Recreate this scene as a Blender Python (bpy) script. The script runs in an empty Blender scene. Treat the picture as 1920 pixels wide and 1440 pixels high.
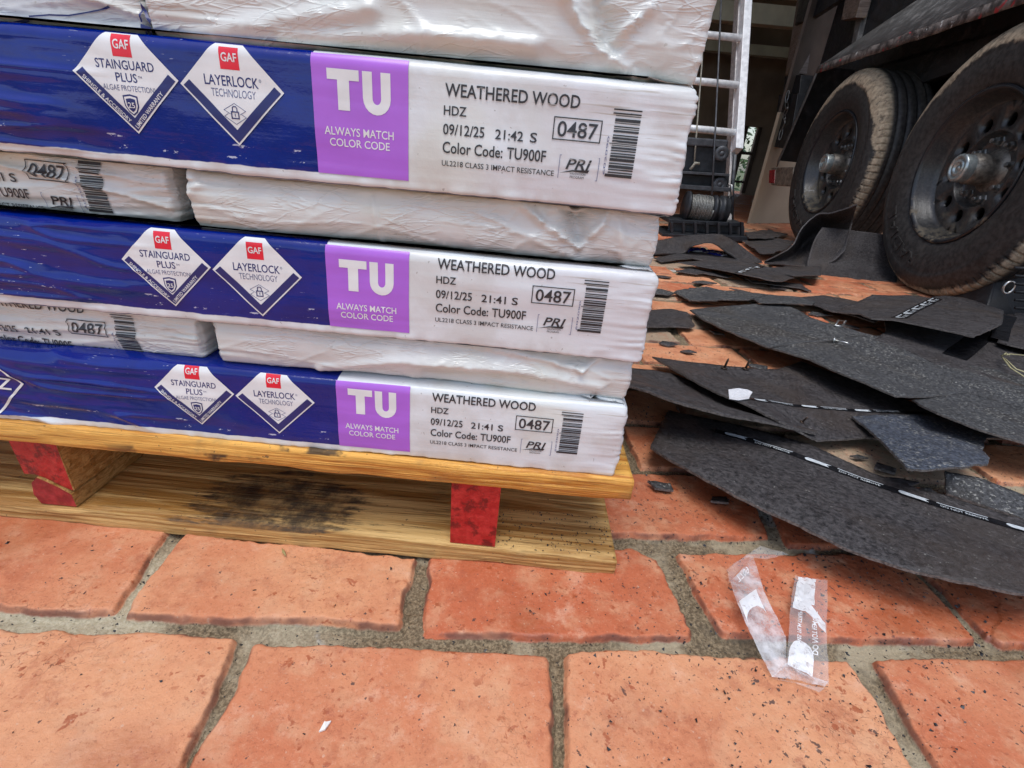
import bpy, bmesh, math, random
import numpy as np
from mathutils import Vector
random.seed(7)
RNG = np.random.default_rng(7)
S = bpy.context.scene
COL = S.collection
R_ = math.radians

# ------------------------------------------------------------------ camera, sky, sun, exposure
CAM_H, PITCH, ROLL, FPX = .318, R_(25.3), R_(5.4), 930.0      # focal length in pixels of the 1920 px wide photo
cd = bpy.data.cameras.new('camera'); cam = bpy.data.objects.new('camera', cd); COL.objects.link(cam)
cd.sensor_width = 36.0; cd.lens = 36.0 * FPX / 1920; cd.clip_start = .01; cd.clip_end = 500
_w = Vector((0, math.cos(PITCH), -math.sin(PITCH))); _u = Vector((0, math.sin(PITCH), math.cos(PITCH))); _r = Vector((1, 0, 0))
CR = _r * math.cos(ROLL) + _u * math.sin(ROLL); CU = _u * math.cos(ROLL) - _r * math.sin(ROLL); CW = _w
from mathutils import Matrix
M = Matrix((CR, CU, -CW)).transposed().to_4x4(); M.translation = (0, 0, CAM_H)
cam.matrix_world = M
S.camera = cam

world = bpy.data.worlds.new("World"); S.world = world; world.use_nodes = True
nt = world.node_tree; bg = nt.nodes['Background']
sky = nt.nodes.new('ShaderNodeTexSky'); sky.sky_type = 'NISHITA'; sky.sun_disc = False
SUN_EL, SUN_AZ = R_(74), R_(195)        # bright overcast, strongest almost overhead
sky.sun_elevation = SUN_EL; sky.sun_rotation = SUN_AZ; sky.dust_density = 2.0; sky.ozone_density = 1.0; sky.air_density = 1.0
hs = nt.nodes.new('ShaderNodeHueSaturation'); hs.inputs['Saturation'].default_value = .85
nt.links.new(sky.outputs[0], hs.inputs['Color']); nt.links.new(hs.outputs[0], bg.inputs[0])
bg.inputs[1].default_value = .15
sd_ = bpy.data.lights.new('sun', 'SUN'); sd_.energy = 1.2; sd_.angle = R_(35); sd_.color = (.97, .99, 1)
sun = bpy.data.objects.new('sun', sd_); COL.objects.link(sun)
_sv = Vector((math.sin(SUN_AZ) * math.cos(SUN_EL), math.cos(SUN_AZ) * math.cos(SUN_EL), math.sin(SUN_EL)))
sun.rotation_euler = _sv.to_track_quat('Z', 'Y').to_euler()
S.view_settings.view_transform = 'Standard'; S.view_settings.look = 'None'; S.view_settings.gamma = 1
S.view_settings.exposure = 0.48
S.render.engine = 'CYCLES'

# ------------------------------------------------------------------ measuring helpers: photo pixel -> point on a known plane
def ray(x, y): return np.array(CW + CR * ((x - 960) / FPX) - CU * ((y - 720) / FPX))
C0 = np.array((0, 0, CAM_H))
def atz(x, y, z=0.0):
    d = ray(x, y); return C0 + d * ((z - CAM_H) / d[2])
def aty(x, y, Y):
    d = ray(x, y); return C0 + d * (Y / d[1])
def atplane(x, y, P, n):
    d = ray(x, y); n = np.array(n); return C0 + d * (((np.array(P) - C0) @ n) / (d @ n))

# ------------------------------------------------------------------ noise
def _hash(ix, iy, s):
    h = (ix.astype(np.int64) * 374761393 + iy.astype(np.int64) * 668265263 + s * 1274126177) & 0xffffffff
    h = ((h ^ (h >> 13)) * 1103515245) & 0xffffffff
    h = ((h ^ (h >> 16)) * 362437) & 0xffffffff
    return ((h ^ (h >> 15)) & 0xffff) / 65535.0
def vn(x, y, s=0):
    x = np.asarray(x, float); y = np.asarray(y, float)
    x, y = np.broadcast_arrays(x, y)
    ix = np.floor(x); iy = np.floor(y); fx = x - ix; fy = y - iy
    fx = fx * fx * fx * (fx * (fx * 6 - 15) + 10); fy = fy * fy * fy * (fy * (fy * 6 - 15) + 10)
    a = _hash(ix, iy, s); b = _hash(ix + 1, iy, s); c = _hash(ix, iy + 1, s); d = _hash(ix + 1, iy + 1, s)
    return (a + (b - a) * fx) * (1 - fy) + (c + (d - c) * fx) * fy - .5
def fbm(x, y, s=0, o=3):
    t = 0; a = 1.0; f = 1.0
    for i in range(o):
        t = t + a * vn(np.asarray(x) * f + 17.3 * i, np.asarray(y) * f - 9.1 * i, s + i); a *= .5; f *= 2.03
    return t

# ------------------------------------------------------------------ mesh helpers
def link(name, me, mats=(), parent=None, smooth=False):
    o = bpy.data.objects.new(name, me); COL.objects.link(o)
    for m in (mats if isinstance(mats, (list, tuple)) else [mats]): me.materials.append(m)
    if parent is not None: o.parent = parent
    if smooth: me.polygons.foreach_set('use_smooth', [True] * len(me.polygons))
    return o
def grid_faces(nx, ny, off=0):
    i = np.arange(nx * ny).reshape(ny, nx) + off
    return np.stack([i[:-1, :-1], i[:-1, 1:], i[1:, 1:], i[1:, :-1]], -1).reshape(-1, 4)
def quads(name, V, Fq):
    me = bpy.data.meshes.new(name); V = np.asarray(V, np.float32); Fq = np.asarray(Fq, np.int32)
    me.vertices.add(len(V)); me.vertices.foreach_set('co', V.ravel())
    me.loops.add(Fq.size); me.loops.foreach_set('vertex_index', Fq.ravel())
    me.polygons.add(len(Fq)); me.polygons.foreach_set('loop_start', np.arange(0, Fq.size, 4, dtype=np.int32))
    try: me.polygons.foreach_set('loop_total', np.full(len(Fq), 4, np.int32))
    except Exception: pass
    me.update(calc_edges=True); me.validate(); return me
def attr(me, name, arr):
    a = me.attributes.new(name, 'FLOAT', 'POINT'); a.data.foreach_set('value', np.asarray(arr, np.float32))
def from_bm(name, bm, mats, parent=None, smooth=False, recalc=True):
    if recalc: bmesh.ops.recalc_face_normals(bm, faces=bm.faces)
    me = bpy.data.meshes.new(name); bm.to_mesh(me); bm.free()
    return link(name, me, mats, parent, smooth)
def bx(bm, lo, hi, mi=0, rot=None):
    vs = [bm.verts.new((x, y, z)) for z in (lo[2], hi[2]) for y in (lo[1], hi[1]) for x in (lo[0], hi[0])]
    fs = [bm.faces.new([vs[i] for i in q]) for q in ((0, 2, 3, 1), (4, 5, 7, 6), (0, 1, 5, 4), (2, 6, 7, 3), (0, 4, 6, 2), (1, 3, 7, 5))]
    for f in fs: f.material_index = mi
    return vs
def hexa(bm, p, mi=0):        # eight points: bottom ring, top ring
    vs = [bm.verts.new(q) for q in p]
    for q in ((3, 2, 1, 0), (4, 5, 6, 7), (0, 1, 5, 4), (1, 2, 6, 5), (2, 3, 7, 6), (3, 0, 4, 7)):
        bm.faces.new([vs[i] for i in q]).material_index = mi
    return vs
def tube(bm, pts, r, n=10, mi=0, caps=True, rs=None):
    pts = [Vector(p) for p in pts]; rings = []
    for i, p in enumerate(pts):
        t = (pts[min(i + 1, len(pts) - 1)] - pts[max(i - 1, 0)]).normalized()
        a = t.orthogonal().normalized() if i == 0 else (rings_a - t * rings_a.dot(t)).normalized()
        rings_a = a; b = t.cross(a); rr = rs[i] if rs else r
        rings.append([bm.verts.new(p + (a * math.cos(2 * math.pi * k / n) + b * math.sin(2 * math.pi * k / n)) * rr) for k in range(n)])
    for A, B in zip(rings, rings[1:]):
        for k in range(n): bm.faces.new((A[k], A[(k + 1) % n], B[(k + 1) % n], B[k])).material_index = mi
    if caps:
        bm.faces.new(rings[0][::-1]).material_index = mi; bm.faces.new(rings[-1]).material_index = mi
def bevel(bm, w, seg=2):
    bmesh.ops.recalc_face_normals(bm, faces=bm.faces)
    bmesh.ops.bevel(bm, geom=[e for e in bm.edges], offset=w, segments=seg, affect='EDGES', profile=.6, clamp_overlap=True)
def thing(name, label, cat, loc=(0, 0, 0), group=None):
    o = bpy.data.objects.new(name, None); COL.objects.link(o); o.location = loc; o.empty_display_size = .05
    o['label'] = label; o['category'] = cat
    if group: o['group'] = group
    return o
def tag(o, label, cat, group=None, kind=None):
    if label: o['label'] = label
    if cat: o['category'] = cat
    if group: o['group'] = group
    if kind: o['kind'] = kind
    return o
def lathe(bm, prof, n, axis_o, c, U, Z, a0=0, mi=0, rad=None):   # prof [(r, o)], o along outward axis; closed round
    rings = []
    for r, o in prof:
        rings.append([bm.verts.new(Vector(c) + Vector(axis_o) * o + (Vector(U) * math.cos(a0 + 2 * math.pi * k / n) + Vector(Z) * math.sin(a0 + 2 * math.pi * k / n)) * (rad(r, o, k) if rad else r)) for k in range(n)])
    for A, B in zip(rings, rings[1:]):
        for k in range(n): bm.faces.new((A[k], A[(k + 1) % n], B[(k + 1) % n], B[k])).material_index = mi
    return rings

# ------------------------------------------------------------------ material helpers
class N:
    def __init__(s, name, rough=.5, base=(.5, .5, .5), metal=0, spec=.5):
        s.m = bpy.data.materials.new(name); s.m.use_nodes = True; s.t = s.m.node_tree
        s.b = s.t.nodes['Principled BSDF']; s.b.inputs['Roughness'].default_value = rough
        s.b.inputs['Base Color'].default_value = (*base, 1); s.b.inputs['Metallic'].default_value = metal
        s.b.inputs['Specular IOR Level'].default_value = spec; s._co = None
    def n(s, typ, props={}, **inp):
        k = s.t.nodes.new('ShaderNode' + typ)
        for a, b in props.items(): setattr(k, a, b)
        for a, b in inp.items():
            key = int(a[1:]) if a[0] == 'i' and a[1:].isdigit() else a.replace('_', ' ')
            s.set(k.inputs[key], b)
        return k
    def set(s, sock, v):
        if hasattr(v, 'outputs'): v = v.outputs[0]
        if hasattr(v, 'is_linked') or isinstance(v, bpy.types.NodeSocket): s.t.links.new(v, sock)
        elif isinstance(v, (tuple, list)):
            sock.default_value = tuple(v) + ((1,) if len(v) == 3 and len(sock.default_value) == 4 else ())
        else: sock.default_value = v
    def co(s, scale=(1, 1, 1), rotz=0, which='Object'):
        if s._co is None: s._co = s.t.nodes.new('ShaderNodeTexCoord')
        if scale == (1, 1, 1) and not rotz: return s._co.outputs[which]
        mp = s.n('Mapping', Vector=s._co.outputs[which]); mp.inputs['Scale'].default_value = scale; mp.inputs['Rotation'].default_value = (0, 0, rotz)
        return mp.outputs[0]
    def noise(s, scale, detail=3, vec=None, rough=.55, dist=0):
        return s.n('TexNoise', Vector=vec if vec is not None else s.co(), Scale=scale, Detail=detail, Roughness=rough, Distortion=dist).outputs[0]
    def vor(s, scale, vec=None, out='Distance'):
        return s.n('TexVoronoi', Vector=vec if vec is not None else s.co(), Scale=scale).outputs[out]
    def step(s, v, a, b, lo=0., hi=1.):
        return s.n('MapRange', {'interpolation_type': 'SMOOTHSTEP'}, Value=v, From_Min=a, From_Max=b, To_Min=lo, To_Max=hi).outputs[0]
    def ma(s, op, a, b=0.):
        return s.n('Math', {'operation': op}, i0=a, i1=b).outputs[0]
    def mix(s, f, a, b, mode='MIX'):
        k = s.t.nodes.new('ShaderNodeMix'); k.data_type = 'RGBA'; k.blend_type = mode
        s.set(k.inputs[0], f); s.set(k.inputs[6], a); s.set(k.inputs[7], b); return k.outputs[2]
    def at(s, name): return s.n('Attribute', {'attribute_name': name}).outputs['Fac']
    def xyz(s, vec=None):
        return s.n('SeparateXYZ', Vector=vec if vec is not None else s.co()).outputs
    def bump(s, h, strength=.3, dist=.001, normal=None):
        k = s.n('Bump', Height=h, Strength=strength, Distance=dist)
        if normal is not None: s.set(k.inputs['Normal'], normal)
        s.t.links.new(k.outputs[0], s.b.inputs['Normal']); return k.outputs[0]
    def color(s, c): s.set(s.b.inputs['Base Color'], c); return s
    def rough(s, r): s.set(s.b.inputs['Roughness'], r); return s
def plain(name, base, rough=.5, metal=0, spec=.5, var=.12, scale=60):
    k = N(name, rough, base, metal, spec); f = k.noise(scale, 4)
    k.color(k.mix(k.step(f, .3, .7), tuple(c * (1 - var) for c in base), tuple(min(1, c * (1 + var)) for c in base)))
    return k.m

# --- paving
def mat_paving():
    k = N('brick_and_mortar', .7); sd = k.at('sd'); tone = k.at('tone'); ton2 = k.at('tone2')
    n1 = k.noise(9, 4); n2 = k.noise(38, 4, rough=.6); n3 = k.noise(170, 3)
    f = k.ma('ADD', k.ma('MULTIPLY', tone, .75), k.ma('MULTIPLY', k.step(n1, .3, .7), .5))
    c = k.mix(k.step(f, .15, 1.1), (.50, .128, .050), (.67, .305, .150))
    c = k.mix(k.step(n2, .46, .70, 0, .55), c, (.66, .36, .20))
    c = k.mix(k.step(ton2, .80, .84), c, (.36, .27, .18))
    wet = k.ma('MAXIMUM', k.ma('MULTIPLY', k.step(k.noise(150, 3, rough=.6, dist=.3), .60, .66), k.step(k.noise(15, 3), .46, .56)), k.ma('MULTIPLY', k.step(k.noise(62, 4, rough=.6, dist=.6), .635, .68), k.step(k.noise(9, 2), .50, .60)))
    c = k.mix(k.ma('MULTIPLY', wet, .75), c, (.34, .070, .020))
    mott = k.noise(24, 6, rough=.75); c = k.mix(k.step(mott, .50, .66, 0, .45), c, (.38, .10, .042)); c = k.mix(k.step(mott, .47, .30, 0, .55), c, (.74, .43, .28))
    blot = k.step(k.noise(16, 5, rough=.65), .60, .66)
    c = k.mix(k.ma('MULTIPLY', blot, .28), c, (.34, .085, .034))
    fine = k.noise(420, 3, rough=.75); c = k.mix(k.step(fine, .44, .30, 0, .45), c, (.22, .06, .03)); c = k.mix(k.step(fine, .56, .70, 0, .38), c, (.66, .36, .22))
    gx = k.step(k.xyz()[0], -.10, .22, .0, .075); sp = k.step(k.ma('ADD', k.noise(210, 3, rough=.6), k.ma('MULTIPLY', gx, k.step(k.noise(18, 3), .38, .62))), .68, .71); c = k.mix(k.ma('MULTIPLY', sp, .85), c, (.05, .03, .028))
    damp = k.step(k.noise(5.5, 4, rough=.6), .52, .66); c = k.mix(k.ma('MULTIPLY', damp, .40), c, (.30, .07, .028))
    pal = k.step(k.noise(330, 2), .70, .74); c = k.mix(k.ma('MULTIPLY', pal, .5), c, (.62, .42, .30))
    crack = k.n('TexVoronoi', {'feature': 'DISTANCE_TO_EDGE'}, Vector=k.n('VectorMath', {'operation': 'ADD'}, i0=k.co(), i1=k.n('TexNoise', Vector=k.co(), Scale=30., Detail=3.).outputs[1]).outputs[0], Scale=7.).outputs[0]
    ck = k.ma('MULTIPLY', k.step(crack, .007, .002), k.step(k.noise(8, 2), .56, .66))
    c = k.mix(k.ma('MULTIPLY', ck, .8), c, (.15, .05, .03))
    rim = sd
    c = k.mix(k.ma('MULTIPLY', k.step(rim, .0024, .0004), k.step(k.noise(28, 3), .38, .60, 0, .8)), c, (.13, .05, .035))
    fleck = k.step(k.noise(95, 4, rough=.7), .62, .68); c = k.mix(k.ma('MULTIPLY', fleck, .35), c, (.34, .09, .05))
    s1 = k.noise(420, 3, rough=.7); s2 = k.noise(12, 4)
    m = k.mix(k.step(s1, .35, .68), (.115, .082, .044), (.34, .26, .155))
    m = k.mix(k.step(s2, .53, .62, 0, .8), m, (.43, .36, .24))
    lf = k.step(k.xyz()[0], -.06, -.20); m = k.mix(k.ma('MULTIPLY', lf, k.step(n1, .40, .52)), m, k.mix(k.step(s1, .3, .7), (.40, .34, .22), (.54, .48, .34)))
    m = k.mix(k.ma('MULTIPLY', k.step(k.noise(11, 3), .62, .66), k.step(k.noise(150, 2), .3, .5)), m, (.58, .58, .53))
    m = k.mix(k.step(k.noise(260, 2), .66, .70), m, (.03, .028, .026))
    m = k.mix(k.ma('MULTIPLY', k.step(k.noise(17, 4), .58, .68), .7), m, (.07, .055, .035))
    isb = k.step(sd, -.0016, -.0004)
    k.color(k.mix(isb, m, c))
    k.rough(k.ma('SUBTRACT', .72, k.ma('MULTIPLY', k.ma('MAXIMUM', wet, k.ma('MAXIMUM', damp, k.step(n1, .5, .7, 0, .6))), .36)))
    h = k.ma('ADD', k.ma('MULTIPLY', n3, .5), k.ma('MULTIPLY', k.noise(620, 3, rough=.7), k.n('Mix', Factor=isb, A=1.5, B=.35).outputs[0]))
    k.bump(k.ma('SUBTRACT', h, k.ma('MULTIPLY', ck, .5)), .75, .0014)
    return k.m
# --- wrapper plastic (lx = metres along the bundle, lv = metres round its profile)
def mat_wrap(kind):
    k = N(kind + '_plastic_wrap', .22, spec=.5); x = k.at('lx'); v = k.at('lv'); vt = k.at('vtop')
    n1 = k.noise(30, 4); cmb = k.n('CombineXYZ', X=k.ma('MULTIPLY', x, 14), Y=k.ma('MULTIPLY', v, 420)).outputs[0]
    st = k.noise(1.0, 4, vec=cmb, rough=.6)
    white = k.mix(k.step(n1, .35, .7), (.72, .755, .765), (.66, .69, .68))
    tint = k.noise(9, 3); white = k.mix(k.step(tint, .52, .66, 0, .5), white, (.66, .67, .56)); white = k.mix(k.step(tint, .46, .36, 0, .4), white, (.64, .62, .66))
    dirt = k.ma('MULTIPLY', k.step(st, .60, .72), k.step(k.noise(20, 3), .45, .65))
    white = k.mix(k.ma('MULTIPLY', dirt, .35), white, (.42, .34, .22))
    spk = k.step(k.noise(260, 2), .72, .75); white = k.mix(k.ma('MULTIPLY', spk, .5), white, (.2, .17, .13))
    if kind == 'white': white = k.mix(.42, white, k.mix(k.step(k.noise(6, 3), .4, .6), (.66, .68, .58), (.62, .585, .52)))
    if kind == 'printed':
        wob = k.ma('MULTIPLY', k.ma('SUBTRACT', k.noise(1.0, 3, vec=k.n('CombineXYZ', X=k.ma('MULTIPLY', x, 45)).outputs[0]), .5), .0035)
        vv = k.ma('ADD', v, wob)
        blue = k.mix(k.step(n1, .3, .7), (.001, .0115, .165), (.002, .017, .215))
        line = k.n('CombineXYZ', X=k.ma('MULTIPLY', x, 60), Y=k.ma('MULTIPLY', v, 110)).outputs[0]
        scr = k.ma('MULTIPLY', k.step(k.noise(1.0, 5, vec=line, rough=.75), .585, .62),
                   k.ma('MAXIMUM', k.step(k.ma('ABSOLUTE', k.ma('SUBTRACT', vv, .0135)), .0012, .0004), k.step(k.ma('ABSOLUTE', k.ma('SUBTRACT', vv, .0075)), .0014, .0004)))
        scr2 = k.ma('MULTIPLY', k.step(k.noise(1.0, 4, vec=k.n('CombineXYZ', X=k.ma('MULTIPLY', x, 150), Y=k.ma('MULTIPLY', v, 700)).outputs[0]), .66, .70), k.step(k.noise(12, 2), .55, .68))
        blue = k.mix(k.ma('MULTIPLY', k.ma('MAXIMUM', scr, scr2), .8), blue, (.62, .66, .78))
        isb = k.ma('MULTIPLY', k.step(vv, .0030, .0036), k.step(x, -.1255, -.1260))
        wl = k.mix(k.ma('MULTIPLY', k.step(n1, .45, .6), .25), white, (.55, .50, .46))
        c = k.mix(isb, wl, blue)
        nav = k.ma('MULTIPLY', k.step(k.ma('ABSOLUTE', k.ma('ADD', k.ma('ADD', v, .0026), k.ma('MULTIPLY', wob, .25))), .0007, .0004), 1.0)
        c = k.mix(k.ma('MULTIPLY', nav, .92), c, (.03, .03, .12))
        rub = k.ma('MULTIPLY', k.step(x, .022, .045), k.ma('MULTIPLY', k.step(st, .56, .66), k.step(v, .028, .04)))
        c = k.mix(k.ma('MULTIPLY', rub, .55), c, (.30, .22, .13))
        k.color(c); k.rough(k.n('Mix', Factor=isb, A=.26, B=.10).outputs[0])
    else:
        k.color(white)
        k.b.inputs['Subsurface Weight'].default_value = .0
    h = k.ma('ADD', k.ma('MULTIPLY', st, .5), k.ma('MULTIPLY', k.noise(110, 4), .7))
    if kind == 'white':
        rn = lambda sc, dx, dv: k.step(k.ma('ABSOLUTE', k.ma('SUBTRACT', k.noise(1.0, 2, vec=k.n('CombineXYZ', X=k.ma('ADD', k.ma('MULTIPLY', x, sc), k.ma('MULTIPLY', v, dx)), Y=k.ma('ADD', k.ma('MULTIPLY', v, dv), k.ma('MULTIPLY', x, -sc * .4))).outputs[0], rough=.4), .5)), .035, .0)
        gate = k.step(k.noise(22, 3), .45, .6)
        h = k.ma('ADD', h, k.ma('MULTIPLY', k.ma('ADD', rn(26, 60, 70), k.ma('ADD', rn(48, -90, 120), rn(14, 30, 190))), k.ma('MULTIPLY', gate, 1.3)))
        k.b.inputs['Roughness'].default_value = .2
    else: h = k.ma('ADD', k.ma('MULTIPLY', st, .18), k.ma('MULTIPLY', k.noise(75, 5, rough=.6), .9))
    k.bump(h, .30, .0014)
    return k.m
def mat_wood(name, a, b, stain=None, scale=1.0):
    k = N(name, .6); w = k.n('Mapping', Vector=k.co()); w.inputs['Scale'].default_value = (1.4 * scale, 30 * scale, 90 * scale)
    g = k.noise(2.2, 6, vec=w.outputs[0], rough=.62, dist=1.1); g2 = k.noise(9, 5, vec=w.outputs[0], rough=.7)
    c = k.mix(k.step(g, .40, .60), a, b); c = k.mix(k.step(g2, .52, .68, 0, .65), c, tuple(x * .5 for x in a)); wp = k.n('Mapping', Vector=k.co()); wp.inputs['Scale'].default_value = (1, 26, 150); c = k.mix(k.step(k.noise(2, 5, vec=wp.outputs[0], rough=.7), .58, .66, 0, .55), c, tuple(x * .45 for x in a))
    c = k.mix(k.step(k.noise(26, 4), .56, .74, 0, .45), c, (.26, .17, .07))
    sp = k.step(k.noise(240, 2), .70, .73); c = k.mix(k.ma('MULTIPLY', sp, .7), c, (.03, .025, .02))
    if stain: c = k.mix(stain(k), c, (.022, .016, .012))
    k.color(c); k.rough(k.step(k.noise(8, 4), .35, .65, .30, .65)); k.bump(k.ma('ADD', g, k.ma('MULTIPLY', g2, .9)), .9, .002); return k.m
def mat_shingle(name, granular, tint):
    k = N(name, .62, spec=.32); u = k.at('su'); v = k.at('sv'); vec = k.n('CombineXYZ', X=u, Y=v, Z=k.xyz()[2]).outputs[0]
    g = k.noise(240 if granular else 190, 4, vec=vec, rough=.8); big = k.noise(7, 4, vec=vec)
    lo = tuple(c * .30 for c in tint); hi = tuple(c * (3.4 if granular else 2.4) for c in tint)
    c = k.mix(k.step(g, .3, .7), lo, hi)
    br = tuple(c_ * s_ for c_, s_ in zip(tint, (1.5, 1.25, 1.0)))
    c = k.mix(k.step(big, .48, .66, 0, .55), c, br)
    grain = k.step(k.noise(250 if granular else 300, 3, vec=vec, rough=.6), .575 if granular else .66, .64 if granular else .71)
    c = k.mix(k.ma('MULTIPLY', k.ma('MULTIPLY', grain, k.step(k.noise(14, 4, vec=vec), .36, .60, .25, 1.)), .8 if granular else .6), c, (.40, .39, .35))
    sv = k.n('Mapping', Vector=vec); sv.inputs['Scale'].default_value = (14, 320, 100)
    sc = k.ma('MULTIPLY', k.step(k.noise(1.0, 4, vec=sv.outputs[0], rough=.7), .66, .72), k.step(k.noise(9, 3, vec=vec), .46, .64))
    c = k.mix(k.ma('MULTIPLY', sc, .75 if not granular else .15), c, (.36, .35, .34))
    dk = k.step(k.noise(120, 3, vec=vec), .68, .73); c = k.mix(k.ma('MULTIPLY', dk, .6), c, (.004, .004, .004))
    k.color(c); k.rough(k.step(k.noise(24, 3, vec=vec), .3, .7, .34, .66))
    k.bump(k.ma('ADD', g, k.ma('MULTIPLY', k.noise(60, 3, vec=vec), .5)), 1.0 if granular else .8, .0022); return k.m

MAT = {}
MAT['paving'] = mat_paving()
MAT['printed'] = mat_wrap('printed'); MAT['white'] = mat_wrap('white')
def deck_stain(k):
    x, y, z = k.xyz()
    f = k.noise(22, 5)
    a = k.ma('MULTIPLY', k.step(x, -.33, -.27), k.step(x, -.02, -.10)); lowz = k.step(z, .0905, .0860)
    edge = k.ma('MULTIPLY', k.step(f, .50, .58), k.ma('MULTIPLY', a, lowz))
    top = k.ma('MULTIPLY', k.ma('MULTIPLY', k.step(z, .0945, .0962), k.step(k.noise(30, 4), .44, .54)), k.ma('MULTIPLY', k.step(x, -.19, -.165), k.step(x, -.095, -.115)))
    return k.ma('MULTIPLY', k.ma('MAXIMUM', edge, top), .9)
def board_stain(k):
    x, y, z = k.xyz()
    dx = k.ma('DIVIDE', k.ma('ADD', x, .195), .075); dy = k.ma('DIVIDE', k.ma('SUBTRACT', y, .345), .055)
    d = k.ma('ADD', k.ma('MULTIPLY', dx, dx), k.ma('MULTIPLY', dy, dy))
    sm = k.n('Mapping', Vector=k.co()); sm.inputs['Scale'].default_value = (14, 70, 40)
    f = k.ma('ADD', d, k.ma('MULTIPLY', k.ma('SUBTRACT', k.noise(1.6, 6, vec=sm.outputs[0], rough=.7), .5), 4.2))
    return k.ma('MULTIPLY', k.ma('MULTIPLY', k.step(f, 1.2, .55), k.step(z, .0118, .0130)), k.step(k.noise(55, 5, rough=.75), .30, .62, .35, .92))
MAT['deck'] = mat_wood('pine_deck_wood', (.50, .165, .014), (.90, .47, .095), deck_stain)
MAT['board'] = mat_wood('damp_pine_board', (.36, .165, .034), (.74, .47, .17), board_stain)
MAT['stringer'] = mat_wood('stringer_pine', (.40, .19, .04), (.60, .34, .11))
def mat_red():
    k = N('red_end_paint', .38); g = k.noise(140, 4, rough=.7); z = k.xyz()[2]
    c = k.mix(k.step(g, .35, .7), (.40, .010, .012), (.56, .035, .03)); c = k.mix(k.step(k.noise(60, 5, rough=.7), .50, .62, 0, .8), c, (.12, .006, .007))
    k.color(c); k.bump(g, .8, .002); return k.m
MAT['red'] = mat_red()
def mat_black_ink():
    k = N('black_ink', .4, (.015, .015, .017)); wp = k.n('Mapping', Vector=k.co()); wp.inputs['Scale'].default_value = (60, 60, 520)
    d = k.ma('MULTIPLY', k.step(k.noise(1.0, 4, vec=wp.outputs[0], rough=.65), .62, .67), k.ma('MULTIPLY', k.step(k.noise(30, 3), .42, .56), k.step(k.xyz()[0], -.12, -.04)))
    k.color(k.mix(k.ma('MULTIPLY', d, .65), k.mix(k.noise(900, 2), (.012, .012, .014), (.05, .05, .055)), (.62, .60, .56))); return k.m
MAT['ink_navy'] = plain('navy_ink', (.018, .024, .14), .3, var=.1); MAT['ink_black'] = mat_black_ink()
MAT['ink_grey'] = plain('grey_blue_ink', (.12, .14, .26), .35); MAT['ink_white'] = plain('white_ink', (.76, .77, .76), .25, var=.04)
MAT['ink_red'] = plain('red_ink', (.74, .018, .04), .28, var=.08); MAT['ink_purple'] = plain('purple_ink', (.42, .135, .66), .26, var=.05, scale=25)
MAT['sh_gran'] = mat_shingle('granule_asphalt', True, (.034, .034, .035)); MAT['sh_back'] = mat_shingle('backing_asphalt', False, (.040, .036, .036))
MAT['sh_blue'] = mat_shingle('bluish_asphalt', True, (.036, .041, .052))
MAT['sh_edge'] = plain('torn_mat_edge', (.12, .105, .095), .8, var=.6, scale=400)
MAT['tape'] = plain('black_release_tape', (.012, .012, .014), .16, var=.3)
MAT['tapewhite'] = plain('white_tape_print', (.62, .66, .68), .3, var=.15, scale=300)

# ------------------------------------------------------------------ the brick paving: bricks and mortar in one relief sheet
def poly_sd(px, py, P):       # signed distance, positive inside
    d = np.full(px.shape, 1e9); inside = np.zeros(px.shape, bool); n = len(P)
    for i in range(n):
        ax, ay = P[i]; bx_, by_ = P[(i + 1) % n]; ex, ey = bx_ - ax, by_ - ay
        t = np.clip(((px - ax) * ex + (py - ay) * ey) / (ex * ex + ey * ey), 0, 1)
        d = np.minimum(d, (px - ax - t * ex) ** 2 + (py - ay - t * ey) ** 2)
        c = ((ay > py) != (by_ > py)) & (px < (bx_ - ax) * (py - ay) / (by_ - ay + 1e-12) + ax); inside ^= c
    d = np.sqrt(d); return np.where(inside, d, -d)
NEAR_PX = [
 [(-90, 1180), (0, 1186), (300, 1192), (430, 1203), (418, 1250), (345, 1400), (300, 1500), (-140, 1500)],
 [(478, 1215), (640, 1216), (800, 1222), (1018, 1234), (1028, 1330), (1032, 1500), (330, 1500), (380, 1400), (430, 1320), (455, 1290)],
 [(1066, 1226), (1200, 1220), (1350, 1235), (1588, 1242), (1630, 1300), (1740, 1500), (1078, 1500), (1070, 1330)],
 [(1652, 1240), (1700, 1235), (2050, 1245), (2100, 1500), (1800, 1500), (1720, 1370)],
 [(-80, 960), (310, 992), (270, 1050), (205, 1142), (0, 1133), (-80, 1130)],
 [(352, 1003), (775, 1047), (752, 1110), (745, 1166), (560, 1155), (330, 1155), (245, 1150), (262, 1110)],
 [(812, 1045), (1185, 1030), (1225, 1050), (1262, 1110), (1288, 1178), (1288, 1190), (1050, 1185), (803, 1180)],
 [(1278, 1038), (1640, 1040), (1700, 1060), (1760, 1120), (1822, 1195), (1600, 1195), (1360, 1183), (1310, 1110)],
 [(1722, 1060), (1960, 1075), (2050, 1205), (1880, 1206), (1830, 1150)],
 [(1165, 890), (1390, 893), (1405, 930), (1437, 1003), (1300, 1003), (1140, 998), (1060, 998), (1080, 890)],
 [(1430, 900), (1800, 920), (1900, 1030), (1700, 1025), (1480, 1018)]]
AL = math.atan(.085); CA, SA = math.cos(AL), math.sin(AL)
BRICKS = [([tuple(atz(x, y)[:2]) for x, y in P], .0024) for P in NEAR_PX]
GREY_AT = atz(1650, 862)[:2]
TONES = [(.95, 0), (.55, 0), (.80, 0), (.35, 0), (.50, 0), (.75, 0), (-.05, 0), (.05, 0), (.2, 0), (.12, 0), (.1, 0)]
rb = random.Random(3)
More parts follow.
